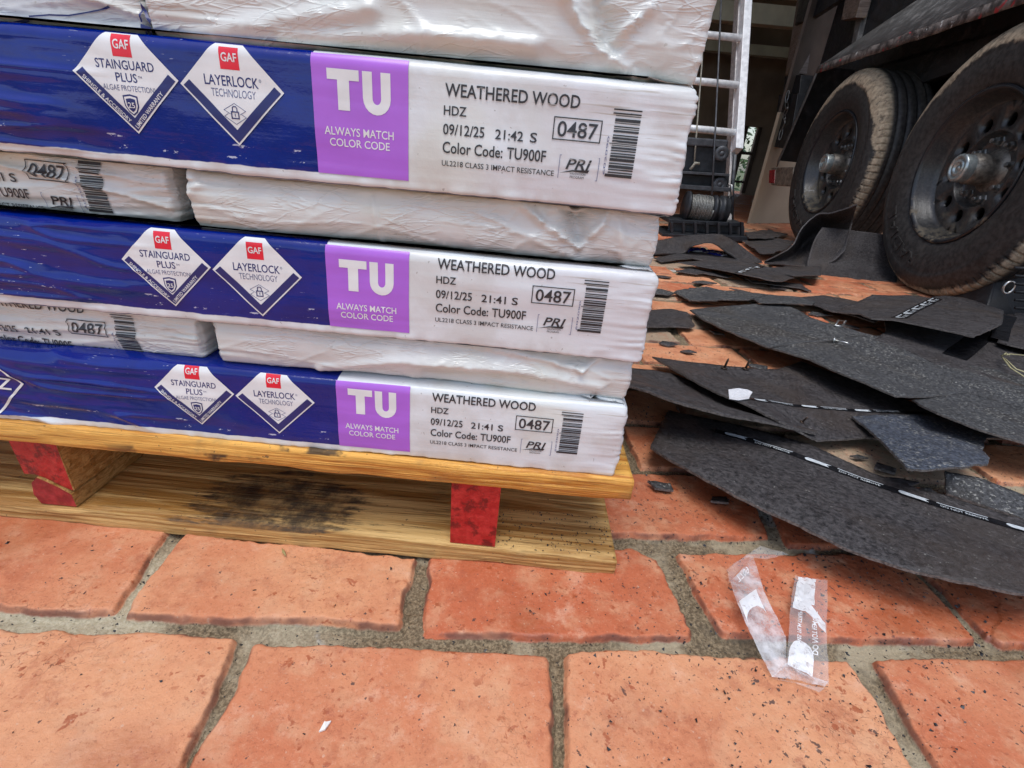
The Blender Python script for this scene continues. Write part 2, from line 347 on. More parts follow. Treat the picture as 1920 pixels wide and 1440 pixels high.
for kk in range(-3, 40):
    w0 = .2437 * CA + .1096 * kk
    for j in range(-12, 26):
        u0 = (.070 if kk % 2 else .192) + .2256 * j + (0 if kk < 3 else rb.uniform(-.012, .012)); u1 = u0 + .2256
        um, wm = (u0 + u1) / 2, w0 + .0548
        x, y = um * CA - wm * SA, um * SA + wm * CA
        if not (-1.2 < x < 3.6 and .02 < y < 3.9): continue
        if kk in (-1, 0) and -.62 < x < .50: continue
        if kk == 1 and .05 < x < .5: continue
        g = .0075; q = []
        for a, b in ((u0 + g, w0 + g), (u1 - g, w0 + g), (u1 - g, w0 + .1096 - g), (u0 + g, w0 + .1096 - g)):
            a += rb.uniform(-.003, .003); b += rb.uniform(-.003, .003); q.append((a * CA - b * SA, a * SA + b * CA))
        BRICKS.append((q, .0)); TONES.append((rb.random(), .95 if abs(x - GREY_AT[0]) < .11 and abs(y - GREY_AT[1]) < .055 else rb.random()))
def paving_patch(x0, x1, y0, y1, st):
    xs = np.arange(x0, x1 + st / 2, st); ys = np.arange(y0, y1 + st / 2, st)
    X, Y = np.meshgrid(xs, ys); sd = np.full(X.shape, -.02); tn = np.zeros(X.shape); t2 = np.zeros(X.shape); tilt = np.zeros(X.shape)
    r = random.Random(5)
    for (P, _), (t, g) in zip(BRICKS, TONES):
        A = np.array(P); a0, b0 = A.min(0) - .015; a1, b1 = A.max(0) + .015; e = [r.uniform(-1, 1) for _ in range(3)]
        i0, i1 = np.searchsorted(xs, (a0, a1)); j0, j1 = np.searchsorted(ys, (b0, b1))
        if i1 <= i0 or j1 <= j0: continue
        sl = (slice(j0, j1), slice(i0, i1)); gx, gy = X[sl], Y[sl]
        wx = gx + .0026 * fbm(gx * 55, gy * 55, 11) + .0014 * vn(gx * 150, gy * 150, 14) + .0007 * vn(gx * 420, gy * 420, 12); wy = gy + .0026 * fbm(gx * 55, gy * 55, 21) + .0014 * vn(gx * 150, gy * 150, 24) + .0007 * vn(gx * 420, gy * 420, 22)
        c = A.mean(0); s = poly_sd(wx, wy, P) + _
        mu = s > sd[sl]
        sd[sl] = np.where(mu, s, sd[sl]); tn[sl] = np.where(mu, t, tn[sl]); t2[sl] = np.where(mu, g, t2[sl])
        tilt[sl] = np.where(mu, .0008 * e[0] + .008 * e[1] * (gx - c[0]) + .016 * e[2] * (gy - c[1]), tilt[sl])
    q = np.clip(sd / .0028, 0, 1); edge = np.sqrt(np.clip(1 - (1 - q) ** 2, 0, 1))
    zb = tilt - .0035 * (1 - edge) + .0007 * fbm(X * 45, Y * 45, 31) + .0004 * vn(X * 300, Y * 300, 33)
    zm = -.0075 + .0035 * fbm(X * 28, Y * 28, 41) + .0016 * fbm(X * 260, Y * 260, 43)
    ze = tilt - .0035; tt_ = np.clip((sd + .0024) / .0024, 0, 1); Z = np.where(sd > 0, np.maximum(zb, zm - .001), ze * tt_ + zm * (1 - tt_))
    V = np.stack([X, Y, Z], -1).reshape(-1, 3)
    return V, grid_faces(len(xs), len(ys)), sd.ravel(), tn.ravel(), t2.ravel()
parts = [paving_patch(-.60, .80, .08, 1.0, .0011), paving_patch(-.9, 3.4, .978, 3.8, .0065), paving_patch(.792, 2.0, .20, .982, .006)]
far_v, far_f = [], []
for (a0, b0, a1, b1) in ((-2.6, -1.4, -.6, .08), (-.6, -1.4, .8, .08), (.79, -1.4, 4.2, .08), (-2.6, .08, -.6, 1.0), (.79, .08, 4.2, 1.0), (-2.6, 1.0, -.9, 3.8), (3.4, 1.0, 4.2, 3.8), (-2.6, 3.8, 4.2, 9)):
    i = len(far_v); far_v += [(a0, b0, -.003), (a1, b0, -.003), (a1, b1, -.003), (a0, b1, -.003)]; far_f.append((i, i + 1, i + 2, i + 3))
parts.append((np.array(far_v), np.array(far_f), np.full(len(far_v), .01), np.full(len(far_v), .5), np.zeros(len(far_v))))
off = 0; VV, FF, A1, A2, A3 = [], [], [], [], []
for V, F_, s, t, g in parts:
    VV.append(V); FF.append(F_ + off); off += len(V); A1.append(s); A2.append(t); A3.append(g)
me = quads('brick_paving', np.concatenate(VV), np.concatenate(FF))
attr(me, 'sd', np.concatenate(A1)); attr(me, 'tone', np.concatenate(A2)); attr(me, 'tone2', np.concatenate(A3))
tag(link('brick_paving', me, MAT['paving'], smooth=True), None, None, kind='structure')

k = N('lawn_and_soil', .9); k.color(k.mix(k.step(k.noise(3, 5), .4, .6), (.07, .10, .03), (.15, .15, .08)))
me = quads('lawn', [(-150, -150, -.02), (150, -150, -.02), (150, 200, -.02), (-150, 200, -.02)], [(0, 1, 2, 3)]); tag(link('lawn', me, k.m), None, None, kind='structure')

# ------------------------------------------------------------------ the pallet
pal = thing('pallet', 'orange pine pallet with red painted stringer ends under the shingle bundles', 'pallet', (-.45, .33, 0))
PX1 = .0995
def plank(name, x0, x1, y0, y1, z0, z1, mat, seed, parent, rag=.0017):
    nx = int((x1 - x0) / .003); prof = []
    H = z1 - z0; r = .0015; ny = 12
    ring = [(y0 + r, z0), (y0, z0 + r)] + [(y0, z0 + r + (H - 2 * r) * i / 6) for i in range(1, 6)] + [(y0, z1 - r), (y0 + r, z1)] + [(y0 + r + (y1 - y0 - r) * i / ny, z1) for i in range(1, ny + 1)] + [(y1, z0)]
    ring = np.array(ring); m = len(ring); xs = np.linspace(x0, x1, nx)
    X, I = np.meshgrid(xs, np.arange(m), indexing='ij'); Y = ring[I, 0].copy(); Z = ring[I, 1].copy()
    fr = np.exp(-((Y - y0) / .004) ** 2)
    Y += fr * (rag * fbm(X * 30, Z * 160, seed) - .0006 * np.abs(vn(X * 3, Z * 420, seed + 5)) * 2)
    Z += rag * .6 * fbm(X * 18, I * .37, seed + 9) * fr + .0012 * vn(X * 4, Y * 8, seed + 3)
    Z -= np.where((I < 2), rag * 1.6 * np.clip(vn(X * 22, X * 0, seed + 4), 0, 1), 0)
    V = np.stack([X, Y, Z], -1).reshape(-1, 3); i = np.arange(nx * m).reshape(nx, m); j = np.roll(i, -1, 1)
    F_ = np.stack([i[:-1], j[:-1], j[1:], i[1:]], -1).reshape(-1, 4)
    bm = bmesh.new(); me = quads(name, V, F_); bm.from_mesh(me); bm.verts.ensure_lookup_table(); bpy.data.meshes.remove(me)
    bm.faces.new([bm.verts[a] for a in i[0]]); bm.faces.new([bm.verts[a] for a in i[-1][::-1]])
    o = from_bm(name, bm, mat, None, True); o.parent = parent; o.matrix_parent_inverse = parent.matrix_world.inverted() if False else Matrix.Translation(-Vector(parent.location))
    return o
def under(o, parent):
    o.parent = parent; o.matrix_parent_inverse = Matrix.Translation(-Vector(parent.location)); return o
plank('top_deck_board', -.92, PX1, .3125, .448, .0800, .0975, MAT['deck'], 3, pal)
plank('top_deck_board', -.92, PX1 - .004, .462, .60, .0800, .0972, MAT['deck'], 13, pal)
plank('top_deck_board', -.92, PX1 - .002, .614, .75, .0800, .0972, MAT['deck'], 23, pal)
plank('bottom_deck_board', -.92, .1015, .3155, .440, -.0010, .0142, MAT['board'], 43, pal)
plank('bottom_deck_board', -.92, .1015, .66, .79, -.0010, .0142, MAT['board'], 53, pal)
def stringer(x0, x1, y0, broken):
    bm = bmesh.new()
    if broken:
        prof = [(x0, .0795), (x1, .0795), (x1, .030), (x0 + .030, .036), (x0 + .019, .041), (x0 + .012, .044), (x0 + .003, .043)]
    else: prof = [(x0, .0795), (x1, .0795), (x1 - .0006, .0150), (x0 + .001, .0150)]
    ny = 40; rings = []
    for t in range(ny + 1):
        y = y0 + (.78 - y0) * (t / ny) ** 1.6
        rings.append([bm.verts.new((a + .0004 * random.uniform(-1, 1), y + (.0007 * random.uniform(-1, 1)), b)) for a, b in prof])
    n = len(prof)
    f0 = bm.faces.new(rings[0]); f0.material_index = 1; bm.faces.new(rings[-1][::-1])
    for A, B in zip(rings, rings[1:]):
        for q in range(n): bm.faces.new((A[q], A[(q + 1) % n], B[(q + 1) % n], B[q]))
    return from_bm('stringer', bm, [MAT['stringer'], MAT['red']])
under(stringer(-.0400, -.0010, .3188, False), pal)
LX = float(aty(17, 830, .322)[0])
under(stringer(LX, LX + .0400, .321, True), pal)
bm = bmesh.new()          # the split lower half of the left stringer, rounded and darker red
prof = [(LX + .0145, .042), (LX + .022, .0385), (LX + .031, .0335), (LX + .0392, .0275), (LX + .0398, .0150), (LX + .010, .0150), (LX + .0065, .024), (LX + .0085, .036)]
rings = [[bm.verts.new((a, y, b)) for a, b in prof] for y in (.3192, .36, .5, .78)]
bm.faces.new(rings[0]).material_index = 1; bm.faces.new(rings[-1][::-1])
for A, B in zip(rings, rings[1:]):
    for q in range(8): bm.faces.new((A[q], A[(q + 1) % 8], B[(q + 1) % 8], B[q]))
k = N('dark_red_paint', .4); k.color(k.mix(k.step(k.noise(90, 4), .4, .65), (.25, .012, .016), (.42, .03, .035))); k.bump(k.noise(120, 3), .6, .002)
under(tag(from_bm('split_stringer_half', bm, [MAT['stringer'], k.m]), 'split dark red lower half of the stringer', None), pal)

# ------------------------------------------------------------------ shingle bundles
def seg_d(x, z, pl):
    d = np.full(np.broadcast(x, z).shape, 1e9)
    for (ax, az), (bx_, bz) in zip(pl, pl[1:]):
        ex, ez = bx_ - ax, bz - az; t = np.clip(((x - ax) * ex + (z - az) * ez) / (ex * ex + ez * ez), 0, 1)
        d = np.minimum(d, np.hypot(x - ax - t * ex, z - az - t * ez))
    return d
class Bundle:
    def __init__(s, x0, x1, z0, z1, yf, depth, rb, rt, kind, seed, label):
        s.x0, s.x1, s.z0, s.z1, s.yf, s.depth, s.rb, s.rt, s.kind, s.seed = x0, x1, z0, z1, yf, depth, rb, rt, kind, seed
        s.folds = []; s.label = label; s.H = z1 - z0; s.L = s.H - rb - rt; s.taper = 0
    def prof(s, v):            # arc length (0 = start of the straight front) -> inset, z, normal(in front dir, up)
        v = np.asarray(v, float); rb, rt, L = s.rb, s.rt, s.L
        a = np.clip(-v / rb, 0, math.pi / 2); b = np.clip((v - L) / rt, 0, math.pi / 2)
        eb = np.clip(-v - rb * math.pi / 2, 0, None); et = np.clip(v - L - rt * math.pi / 2, 0, None)
        inset = rb * (1 - np.cos(a)) + rt * (1 - np.cos(b)) + eb + et
        z = s.z0 + rb + np.clip(v, 0, L) - rb * np.sin(a) + rt * np.sin(b) + et * .10
        return inset, z, np.cos(a) * np.cos(b), np.sin(b) - np.sin(a)
    def ply(s, v, x=0.):          # the stacked plies telegraphing through the wrap: rounded ridges with sharp grooves
        v = np.asarray(v, float); xx = np.asarray(x) + 0 * v; ph = v / .0056 + 1.5 * vn(v * 120, xx * 6, s.seed + 70) + .7 * vn(xx * 30, v * 60, s.seed + 71)
        return (np.sqrt(np.abs(np.sin(np.pi * ph))) - .6) * np.clip(.65 + 1.5 * vn(v * 170, xx * 25, s.seed + 72), .1, 1.4)
    def disp(s, x, v):
        x, v = np.broadcast_arrays(np.asarray(x, float), np.asarray(v, float)); sd = s.seed
        mid = np.clip(v / max(s.L, .01), 0, 1); win = np.sin(np.pi * np.clip((v + s.rb) / (s.L + s.rb + s.rt), 0, 1))
        e = s.x1 - x; near = np.exp(-np.clip(e, 0, 9) / .016)
        ply = s.ply(v, x); soft = vn(x * 9, v * 330 + .6 * vn(x * 40, v * 40, sd + 4), sd + 1)
        if s.kind == 'printed':
            d = .0010 * win + .0022 * fbm(x * 7, v * 22, sd + 2) * np.clip(win + .2, 0, 1) + .0015 * ply * near + .0009 * soft * near + .00016 * soft
            pat = np.clip(vn(x * 16, v * 60, sd + 14) * 4 - .5, 0, 1) * np.exp(-np.clip(e, 0, 9) / .07); d = d + .0009 * pat * vn(x * 70, v * 420, sd + 15)
            lft = np.clip((-.235 - x) / .06, 0, 1)
            cr = np.abs(vn(x * 13 + v * 30, v * 120, sd + 7)); d = d + lft * (.0032 * (np.exp(-cr / .14) - .4) + .0014 * np.abs(vn(x * 45 + v * 60, v * 200, sd + 8)))
            d = d + (.0012 * vn(x * 80, x * 0, sd + 9) + .0008 * vn(x * 240, x * 0, sd + 6)) * np.exp(-((v + .001) / .0035) ** 2)
        elif s.kind == 'side':
            cr = np.abs(vn(x * 7 + 5, v * 95 + x * 14, sd + 2)); cr2 = np.abs(vn(x * 12 + 9, v * 210 - x * 18, sd + 3))
            d = .002 * win + .0040 * (np.exp(-cr / .13) - .4) + .0014 * np.exp(-cr2 / .10) + .0022 * ply * np.exp(-np.clip(e, 0, 9) / .045)
        else:
            d = .0045 * win + .0046 * fbm(x * 6 + v * 20, v * 32 - x * 5, sd + 2, 2) + .0017 * ply * near + .0012 * soft * near
            for q, (ax, av, am) in enumerate(((9, 55, .0010), (17, -48, .0007), (5, 90, .0012), (24, 20, .0005))):
                n_ = vn(x * ax + v * av * .6, v * abs(av) * .55 - x * ax * .4, sd + 40 + q); gate = np.clip(vn(x * 12, v * 40, sd + 50 + q) * 5 + .3, 0, 1)
                d = d + am * np.exp(-np.abs(n_) / .018) * gate
            rg = np.clip((x - (s.x1 - .15)) / .06, 0, 1); c2 = np.abs(vn(x * 55 - v * 50, v * 120 + x * 40, sd + 6)); d = d + .0010 * np.exp(-c2 / .05) * rg
            xl = np.clip(x - s.x0, 0, 9); d = d + .0024 * ply * np.exp(-xl / .030) + .0008 * np.exp(-np.abs(vn(x * 20, v * 260, sd + 61)) / .07) * np.exp(-xl / .08)
        _, z, _, _ = s.prof(v)
        for pl, w, h, cr in s.folds:
            q = seg_d(x, z, pl); d = d + h * np.exp(-(q / w) ** 2) * (1 + cr * vn(x * 330, z * 330, sd + 11)) 
        return d
    def build(s, mat):
        th = thing('shingle_bundle', s.label, 'shingle bundle', (max((s.x0 + s.x1) / 2, -.3), s.yf + .05, s.z0), 'wrapped shingle bundles stacked on the pallet'); s.root = th
        xs = np.concatenate([np.arange(s.x0, min(-.46, s.x1), .02), np.arange(max(s.x0, -.46), s.x1 - .004, .0016)])
        xs = xs[xs > s.x0 + .004]
        P = [(x, 0.0, 0, -1) for x in xs]; r = .0035
        for a in np.linspace(0, math.pi / 2, 5): P.append((s.x1 - r + r * math.sin(a), r - r * math.cos(a), math.sin(a), -math.cos(a)))
        for y in list(np.arange(.006, .08, .0022)) + list(np.arange(.09, s.depth, .03)): P.append((s.x1, y, 1, 0))
        for x in np.arange(s.x1 - .01, s.x0 + .01, -.03): P.append((x, s.depth, 0, 1))
        for y in list(np.arange(s.depth - .01, .06, -.03)) + list(np.arange(.05, .004, -.003)): P.append((s.x0, y, -1, 0))
        for a in np.linspace(0, math.pi / 2, 4)[:-1]: P.append((s.x0 + r - r * math.cos(a), r - r * math.sin(a), -math.cos(a), -math.sin(a)))
        P = np.array(P); nu = len(P)
        vs = np.concatenate([[-s.rb * math.pi / 2 - .02, -s.rb * math.pi / 2 - .006], np.linspace(-s.rb * math.pi / 2, 0, 6), np.arange(.0011, s.L, .0011), np.linspace(s.L, s.L + s.rt * math.pi / 2, 8), [s.L + s.rt * math.pi / 2 + .004, s.L + s.rt * math.pi / 2 + .012, s.L + s.rt * math.pi / 2 + .022]])
        nv = len(vs); U, Vv = np.meshgrid(np.arange(nu), vs); px, py, nx, ny = (P[:, i][U] for i in range(4))
        ins, z, nf, nz = s.prof(Vv)
        lx = np.where(py > .003, np.where(nx > .5, s.x1 + py, px), px)
        d = s.disp(np.where(nx > .5, s.x1 - .0005, px), Vv)
        sil = .0016 * s.ply(Vv) + .0024 * vn(Vv * 75, 0 * Vv, s.seed + 31)
        d = np.where(np.abs(nx) > .5, sil * (1 if s.kind != 'side' else 1.2) + .0008 * vn(py * 60, Vv * 300, s.seed + 12), d)
        wrink = .0015 * vn(lx * 14, Vv * 60, s.seed + 21)
        X = px - nx * ins + nx * d * nf; Y = s.yf + py - ny * ins + ny * d * nf; Z = z + d * nz * .8 + wrink * np.abs(nz)
        if s.kind == 'printed': Z = Z + np.where(Vv < .002, .0012 * vn(lx * 12, lx * 0, s.seed + 13), 0) * np.clip((.002 - Vv) / .004, 0, 1)
        V = np.stack([X, Y, Z], -1).reshape(-1, 3); i = np.arange(nu * nv).reshape(nv, nu); j = np.roll(i, -1, 1)
        F_ = np.stack([i[:-1], j[:-1], j[1:], i[1:]], -1).reshape(-1, 4)
        me = quads('wrapper', V, F_)
        bm = bmesh.new(); bm.from_mesh(me); bm.verts.ensure_lookup_table()
        bm.faces.new([bm.verts[a] for a in i[0][::-1]]); bm.faces.new([bm.verts[a] for a in i[-1]])
        bm.to_mesh(me); bm.free()
        attr(me, 'lx', lx.ravel()); attr(me, 'lv', Vv.ravel()); attr(me, 'vtop', (Vv - s.L).ravel())
        under(link('wrapper', me, mat, None, True), th)
        return s
    def map(s, x, v, eps=.0003):
        x = np.asarray(x, float); v = np.asarray(v, float); ins, z, nf, nz = s.prof(v); d = s.disp(x, v); eps = eps + (.0005 if s.kind == 'side' else .00022)
        wrink = .0015 * vn(x * 14, v * 60, s.seed + 21)
        return np.stack([x, s.yf + ins - d * nf - eps * nf, z + d * nz * .8 + wrink * np.abs(nz) + eps * nz], -1)
    def v_of(s, z): return z - s.z0 - s.rb     # label heights are laid out on the straight front

# flat artwork pieces in (x, v) metres, then wrapped onto a bundle
class Art:
    def __init__(s): s.p = []          # (verts2d, faces, eps, material index)
    def poly(s, pts, eps, mi): s.p.append((np.array(pts, float), [list(range(len(pts)))], eps, mi))
    def rect(s, x0, x1, z0, z1, eps, mi): s.poly([(x0, z0), (x1, z0), (x1, z1), (x0, z1)], eps, mi)
    def line(s, pts, w, eps, mi, closed=False):
        n = len(pts)
        for i in range(n if closed else n - 1):
            a = np.array(pts[i], float); b = np.array(pts[(i + 1) % n], float); t = (b - a) / np.linalg.norm(b - a); q = np.array((-t[1], t[0])) * w / 2; e = t * w / 2
            s.poly([a - q - e, b - q + e, b + q + e, a + q - e], eps + i * .00002, mi)
    def text(s, body, x0, z0, width, cap, eps, mi, bold=0., shear=0., ang=0.):
        key = (body, bold)
        if key not in TXT:
            cu = bpy.data.curves.new('lettering', 'FONT'); cu.body = body; cu.size = 1; cu.offset = bold; cu.resolution_u = 3
            o = bpy.data.objects.new('lettering', cu); COL.objects.link(o)
            bpy.context.view_layer.update(); dg = bpy.context.evaluated_depsgraph_get(); m = o.evaluated_get(dg).to_mesh()
            V = np.array([v.co[:2] for v in m.vertices]); F_ = [list(p.vertices) for p in m.polygons]
            o.evaluated_get(dg).to_mesh_clear(); bpy.data.objects.remove(o); bpy.data.curves.remove(cu)
            capu = .70
            V[:, 0] -= V[:, 0].min(); V[:, 0] /= V[:, 0].max(); V[:, 1] /= capu
            TXT[key] = (V, F_)
        V, F_ = TXT[key]; X = V[:, 0] * width + V[:, 1] * cap * shear; Z = V[:, 1] * cap; c, q = math.cos(ang), math.sin(ang)
        s.p.append((np.stack([x0 + X * c - Z * q, z0 + X * q + Z * c], -1), F_, eps, mi))
TXT = {}
def wrap_art(name, art, b, mats, parent, gx=.0040, gz=.0012, dx=0, dv=0):
    bm = bmesh.new()
    lay = bm.verts.layers.float.new('eps')
    for V, F_, eps, mi in art.p:
        vs = [bm.verts.new((p[0] + dx, 0, p[1] + dv)) for p in V]
        for v in vs: v[lay] = eps
        for f in F_:
            try: bm.faces.new([vs[i] for i in f]).material_index = mi
            except ValueError: pass
    xs = [v.co.x for v in bm.verts]; zs = [v.co.z for v in bm.verts]
    for ax, lo, hi, g in ((0, min(xs), max(xs), gx), (2, min(zs), max(zs), gz)):
        t = lo + g
        while t < hi:
            co = [0, 0, 0]; no = [0, 0, 0]; co[ax] = t + 1e-6; no[ax] = 1
            bmesh.ops.bisect_plane(bm, geom=bm.verts[:] + bm.edges[:] + bm.faces[:], plane_co=co, plane_no=no, dist=1e-9); t += g
    bmesh.ops.bisect_plane(bm, geom=bm.verts[:] + bm.edges[:] + bm.faces[:], plane_co=(0, 0, b.L + b.rt * .85), plane_no=(0, 0, 1), dist=1e-9, clear_outer=True)
    x = np.array([v.co.x for v in bm.verts]); v_ = np.array([v.co.z for v in bm.verts]); ep = np.array([v[lay] for v in bm.verts])
    P = b.map(x, v_, ep)
    for v, p in zip(bm.verts, P): v.co = p
    for f in bm.faces:
        if f.normal.y > 0: f.normal_flip()
    bm.normal_update()
    for f in bm.faces:
        if f.normal.y > 0: f.normal_flip()
    me = bpy.data.meshes.new(name); bm.to_mesh(me); bm.free()
    return under(link(name, me, mats, None, True), parent)

INKS = [MAT['ink_white'], MAT['ink_navy'], MAT['ink_red'], MAT['ink_grey'], MAT['ink_black'], MAT['ink_purple']]
WH, NV, RD, GR, BK, PU = range(6)
def badge(kind):
    a = Art(); r = .0290
    e = .00025
    a.poly([(-r, 0), (0, -r), (r, 0), (0, r)], e, WH)
    # navy bands along both lower edges with a thin white rim outside them
    i, o_ = r * .955, r * .955
    def band(sx):
        p0 = np.array((sx * r * .94, -.0005)); p1 = np.array((0, -r * .955)); t = p1 - p0
        q0 = p0 + np.array((-sx * .0036, .0030)); q1 = np.array((0, -r * .955 + .0068))
        a.poly([tuple(p0), tuple(p1), tuple(q1), tuple(q0)], e + .0001 + (.00002 if sx > 0 else 0), NV)
    band(-1); band(1)
    a.rect(-.0053, .0053, .0090, .0195, e + .0001, RD)
    a.text('GAF', -.0043, .0128, .0086, .0040, e + .0002, WH, .016)
    if kind == 'stain':
        a.text('STAINGUARD', -.0160, .0030, .0322, .0044, e + .0001, NV, .0095)
        a.text('PLUS', -.0060, -.0030, .0118, .0043, e + .0001, NV, .0095); a.text('TM', .0064, -.0008, .0022, .0012, e + .0001, NV)
        a.text('ALGAE PROTECTION!', -.0140, -.0075, .0290, .0028, e + .0001, GR, 0)
        sh = [(-.0042, -.0098), (0, -.0090), (.0042, -.0098), (.0040, -.0150), (.0024, -.0180), (0, -.0198), (-.0024, -.0180), (-.0040, -.0150)]
        a.poly(sh, e + .0001, NV); a.poly([(x * .82, (z + .0145) * .84 - .0145) for x, z in sh], e + .0002, WH); a.poly([(x * .62, (z + .0145) * .64 - .0145) for x, z in sh], e + .0003, NV)
        a.text('25', -.0019, -.0158, .0038, .0027, e + .0004, WH, .012)
        a.text('SHINGLE & ACCESSORY', -.0246, -.0024, .0300, .0020, e + .00022, WH, .01, ang=-math.pi / 4)
        a.text('LIMITED WARRANTY', .0006, -.0263, .0265, .0021, e + .00022, WH, .01, ang=math.pi / 4)
    else:
        a.text('LAYERLOCK', -.0152, .0010, .0300, .0050, e + .0001, NV, .0095); a.text('®', .0152, .0040, .0014, .0016, e + .0001, GR)
        a.text('TECHNOLOGY', -.0122, -.0045, .0250, .0040, e + .0001, GR, 0)
        a.line([(-.0062, -.0110), (0, -.0074), (.0062, -.0110), (.0030, -.0128)], .0003, e + .0001, GR); a.line([(-.0062, -.0110), (-.0028, -.0128)], .0003, e + .0001, GR)
        a.line([(-.0040, -.0128), (-.0062, -.0142), (0, -.0180), (.0062, -.0142), (.0038, -.0128)], .0003, e + .0001, GR)
        a.line([(-.0020, -.0150), (.0020, -.0150), (.0020, -.0117), (-.0020, -.0117)], .0006, e + .0002, NV, True)
        a.line([(-.0013, -.0115), (-.0013, -.0098), (-.0007, -.0090), (.0007, -.0090), (.0013, -.0098), (.0013, -.0115)], .0005, e + .0002, NV)
        a.line([(0, -.0128), (0, -.0138)], .0005, e + .0002, GR)
    return a
def outline_badge():
    a = Art(); r = .0285; a.line([(-r, 0), (0, -r), (r, 0), (0, r)], .0017, .00025, WH, True)
    a.poly([(-.0050, .0080), (.0060, .0080), (.0060, .0150), (-.0050, .0150)], .0003, RD); a.text('GAF', -.0040, .0098, .0090, .0036, .0004, WH, .012)
    a.text('HDZ', -.0150, -.0060, .0340, .0090, .0003, WH, .016, shear=.2); return a
BARS = random.Random(11)
BARCODE = []
t = 0.
while t < .0355:
    wd = BARS.choice((.0004, .0004, .0007, .0007, .0011, .0016)); BARCODE.append((t, wd)); t += wd + BARS.choice((.0005, .0005, .0008, .0012))
def product_text(time):
    a = Art(); e = .00022       # z measured from the HDZ baseline
    a.text('WEATHERED WOOD', -.0522, .0093, .0752, .0063, e, BK, .013)
    a.text('HDZ', -.0526, 0, .0128, .0047, e, BK, .012)
    a.text('09/12/25', -.0527, -.0098, .0236, .0054, e, BK, .012); a.text(time, -.0229, -.0098, .0160, .0050, e, BK, .012); a.text('S', -.0030, -.0098, .0040, .0050, e, BK, .012)
    a.text('Color Code:', -.0527, -.0194, .0348, .0059, e, BK, .012); a.text('TU900F', -.0154, -.0194, .0225, .0060, e, BK, .012)
    a.text('UL2218 CLASS 3 IMPACT RESISTANCE', -.0529, -.0263, .0656, .0029, e, BK, .004)
    return a
def lot_box():
    a = Art(); e = .00022
    a.line([(.0098, -.0069), (.0366, -.0069), (.0366, .0042), (.0098, .0042)], .0006, e, BK, True)
    a.text('0487', .0120, -.0053, .0228, .0078, e, BK, .010); return a
def pri_logo():
    a = Art(); e = .00022
    a.line([(.0160, -.0148), (.0152, -.0148), (.0152, -.0268)], .0003, e, GR); a.line([(.0376, -.0148), (.0380, -.0148), (.0380, -.0268), (.0372, -.0268)], .0003, e, GR)
    a.text('PRI', .0190, -.0218, .0128, .0056, e, BK, .013, shear=.35)
    a.poly([(.0155, -.0243), (.0230, -.0222), (.0330, -.0216), (.0322, -.0232), (.0235, -.0230)], e + .00005, BK)
    a.text('VALIDATION', .0218, -.0247, .0092, .0014, e, BK, 0); a.text('PROGRAM', .0222, -.0266, .0080, .0014, e, BK, 0); return a
def barcode():
    a = Art(); e = .00022
    for t, wd in BARCODE:
        full = t < .003 or t > .033 or .016 < t < .018
        a.rect(.0421 if full else .0436, .0578, .0110 - t - wd, .0110 - t, e, BK)
    a.text('602090', .0418, -.0230, .0200, .0011, e, GR, 0, ang=math.pi / 2); return a
def colour_panel(H):
    a = Art(); e = .00015
    a.rect(-.1264, -.0726, .0034, H, e, PU)
    return a
def tu():
    a = Art(); e = .0003
    a.rect(-.1178, -.1000, .0518 - .0052, .0518, e, WH); a.rect(-.1122, -.1056, .0318, .0518 - .0052, e, WH)
    n = 10; o_, i_ = [], []
    cx, r1, r2 = -.0903, .0078, .0024
    for q in range(n + 1):
        an = math.pi + math.pi * q / n; o_.append((cx + r1 * math.cos(an), .0390 + .0082 * math.sin(an))); i_.append((cx + r2 * math.cos(an), .0390 + .0030 * math.sin(an)))
    o_ = [(cx - r1, .0518)] + o_ + [(cx + r1, .0518)]; i_ = [(cx - r2, .0518)] + i_ + [(cx + r2, .0518)]
    for A, B, C_, D in zip(o_, o_[1:], i_[1:], i_): a.poly([A, B, C_, D], e, WH)
    a.text('ALWAYS MATCH', -.1208, .0190, .0398, .0042, e, WH, .010); a.text('COLOR CODE', -.1182, .0132, .0348, .0041, e, WH, .010); return a

def dress(b, zc, hdz, tdx, time, left=False):
    """print one printed bundle: zc badge height, hdz baseline of the HDZ line"""
    th = b.root; v0 = -(b.z0 + b.rb)
    if not left:
        vmax = b.L + b.rt * 1.5
        pan = wrap_art('colour_code_panel', colour_panel(vmax), b, INKS, th)
        w = wrap_art('panel_lettering', tu(), b, INKS, th, dv=zc - .3362 + (.2975 - .297) + .297 - .0 + v0 - .0); under(w, th); w.parent = pan; w.matrix_parent_inverse = Matrix()
        for kk, cx in (('stain', -.2304), ('layer', -.1716)):
            a = badge(kk); a.p = [(V, F_, e, m) for V, F_, e, m in a.p]
            wrap_art('badge', a, b, INKS, th, dx=cx, dv=zc + v0 - (0 if kk == 'stain' else .0012))
    wrap_art('product_text', product_text(time), b, INKS, th, dx=tdx, dv=hdz + v0)
    wrap_art('lot_number', lot_box(), b, INKS, th, dx=tdx, dv=hdz + v0)
    wrap_art('certification_mark', pri_logo(), b, INKS, th, dx=tdx, dv=hdz + v0)
    wrap_art('barcode', barcode(), b, INKS, th, dx=tdx, dv=hdz + v0, gz=.0012)

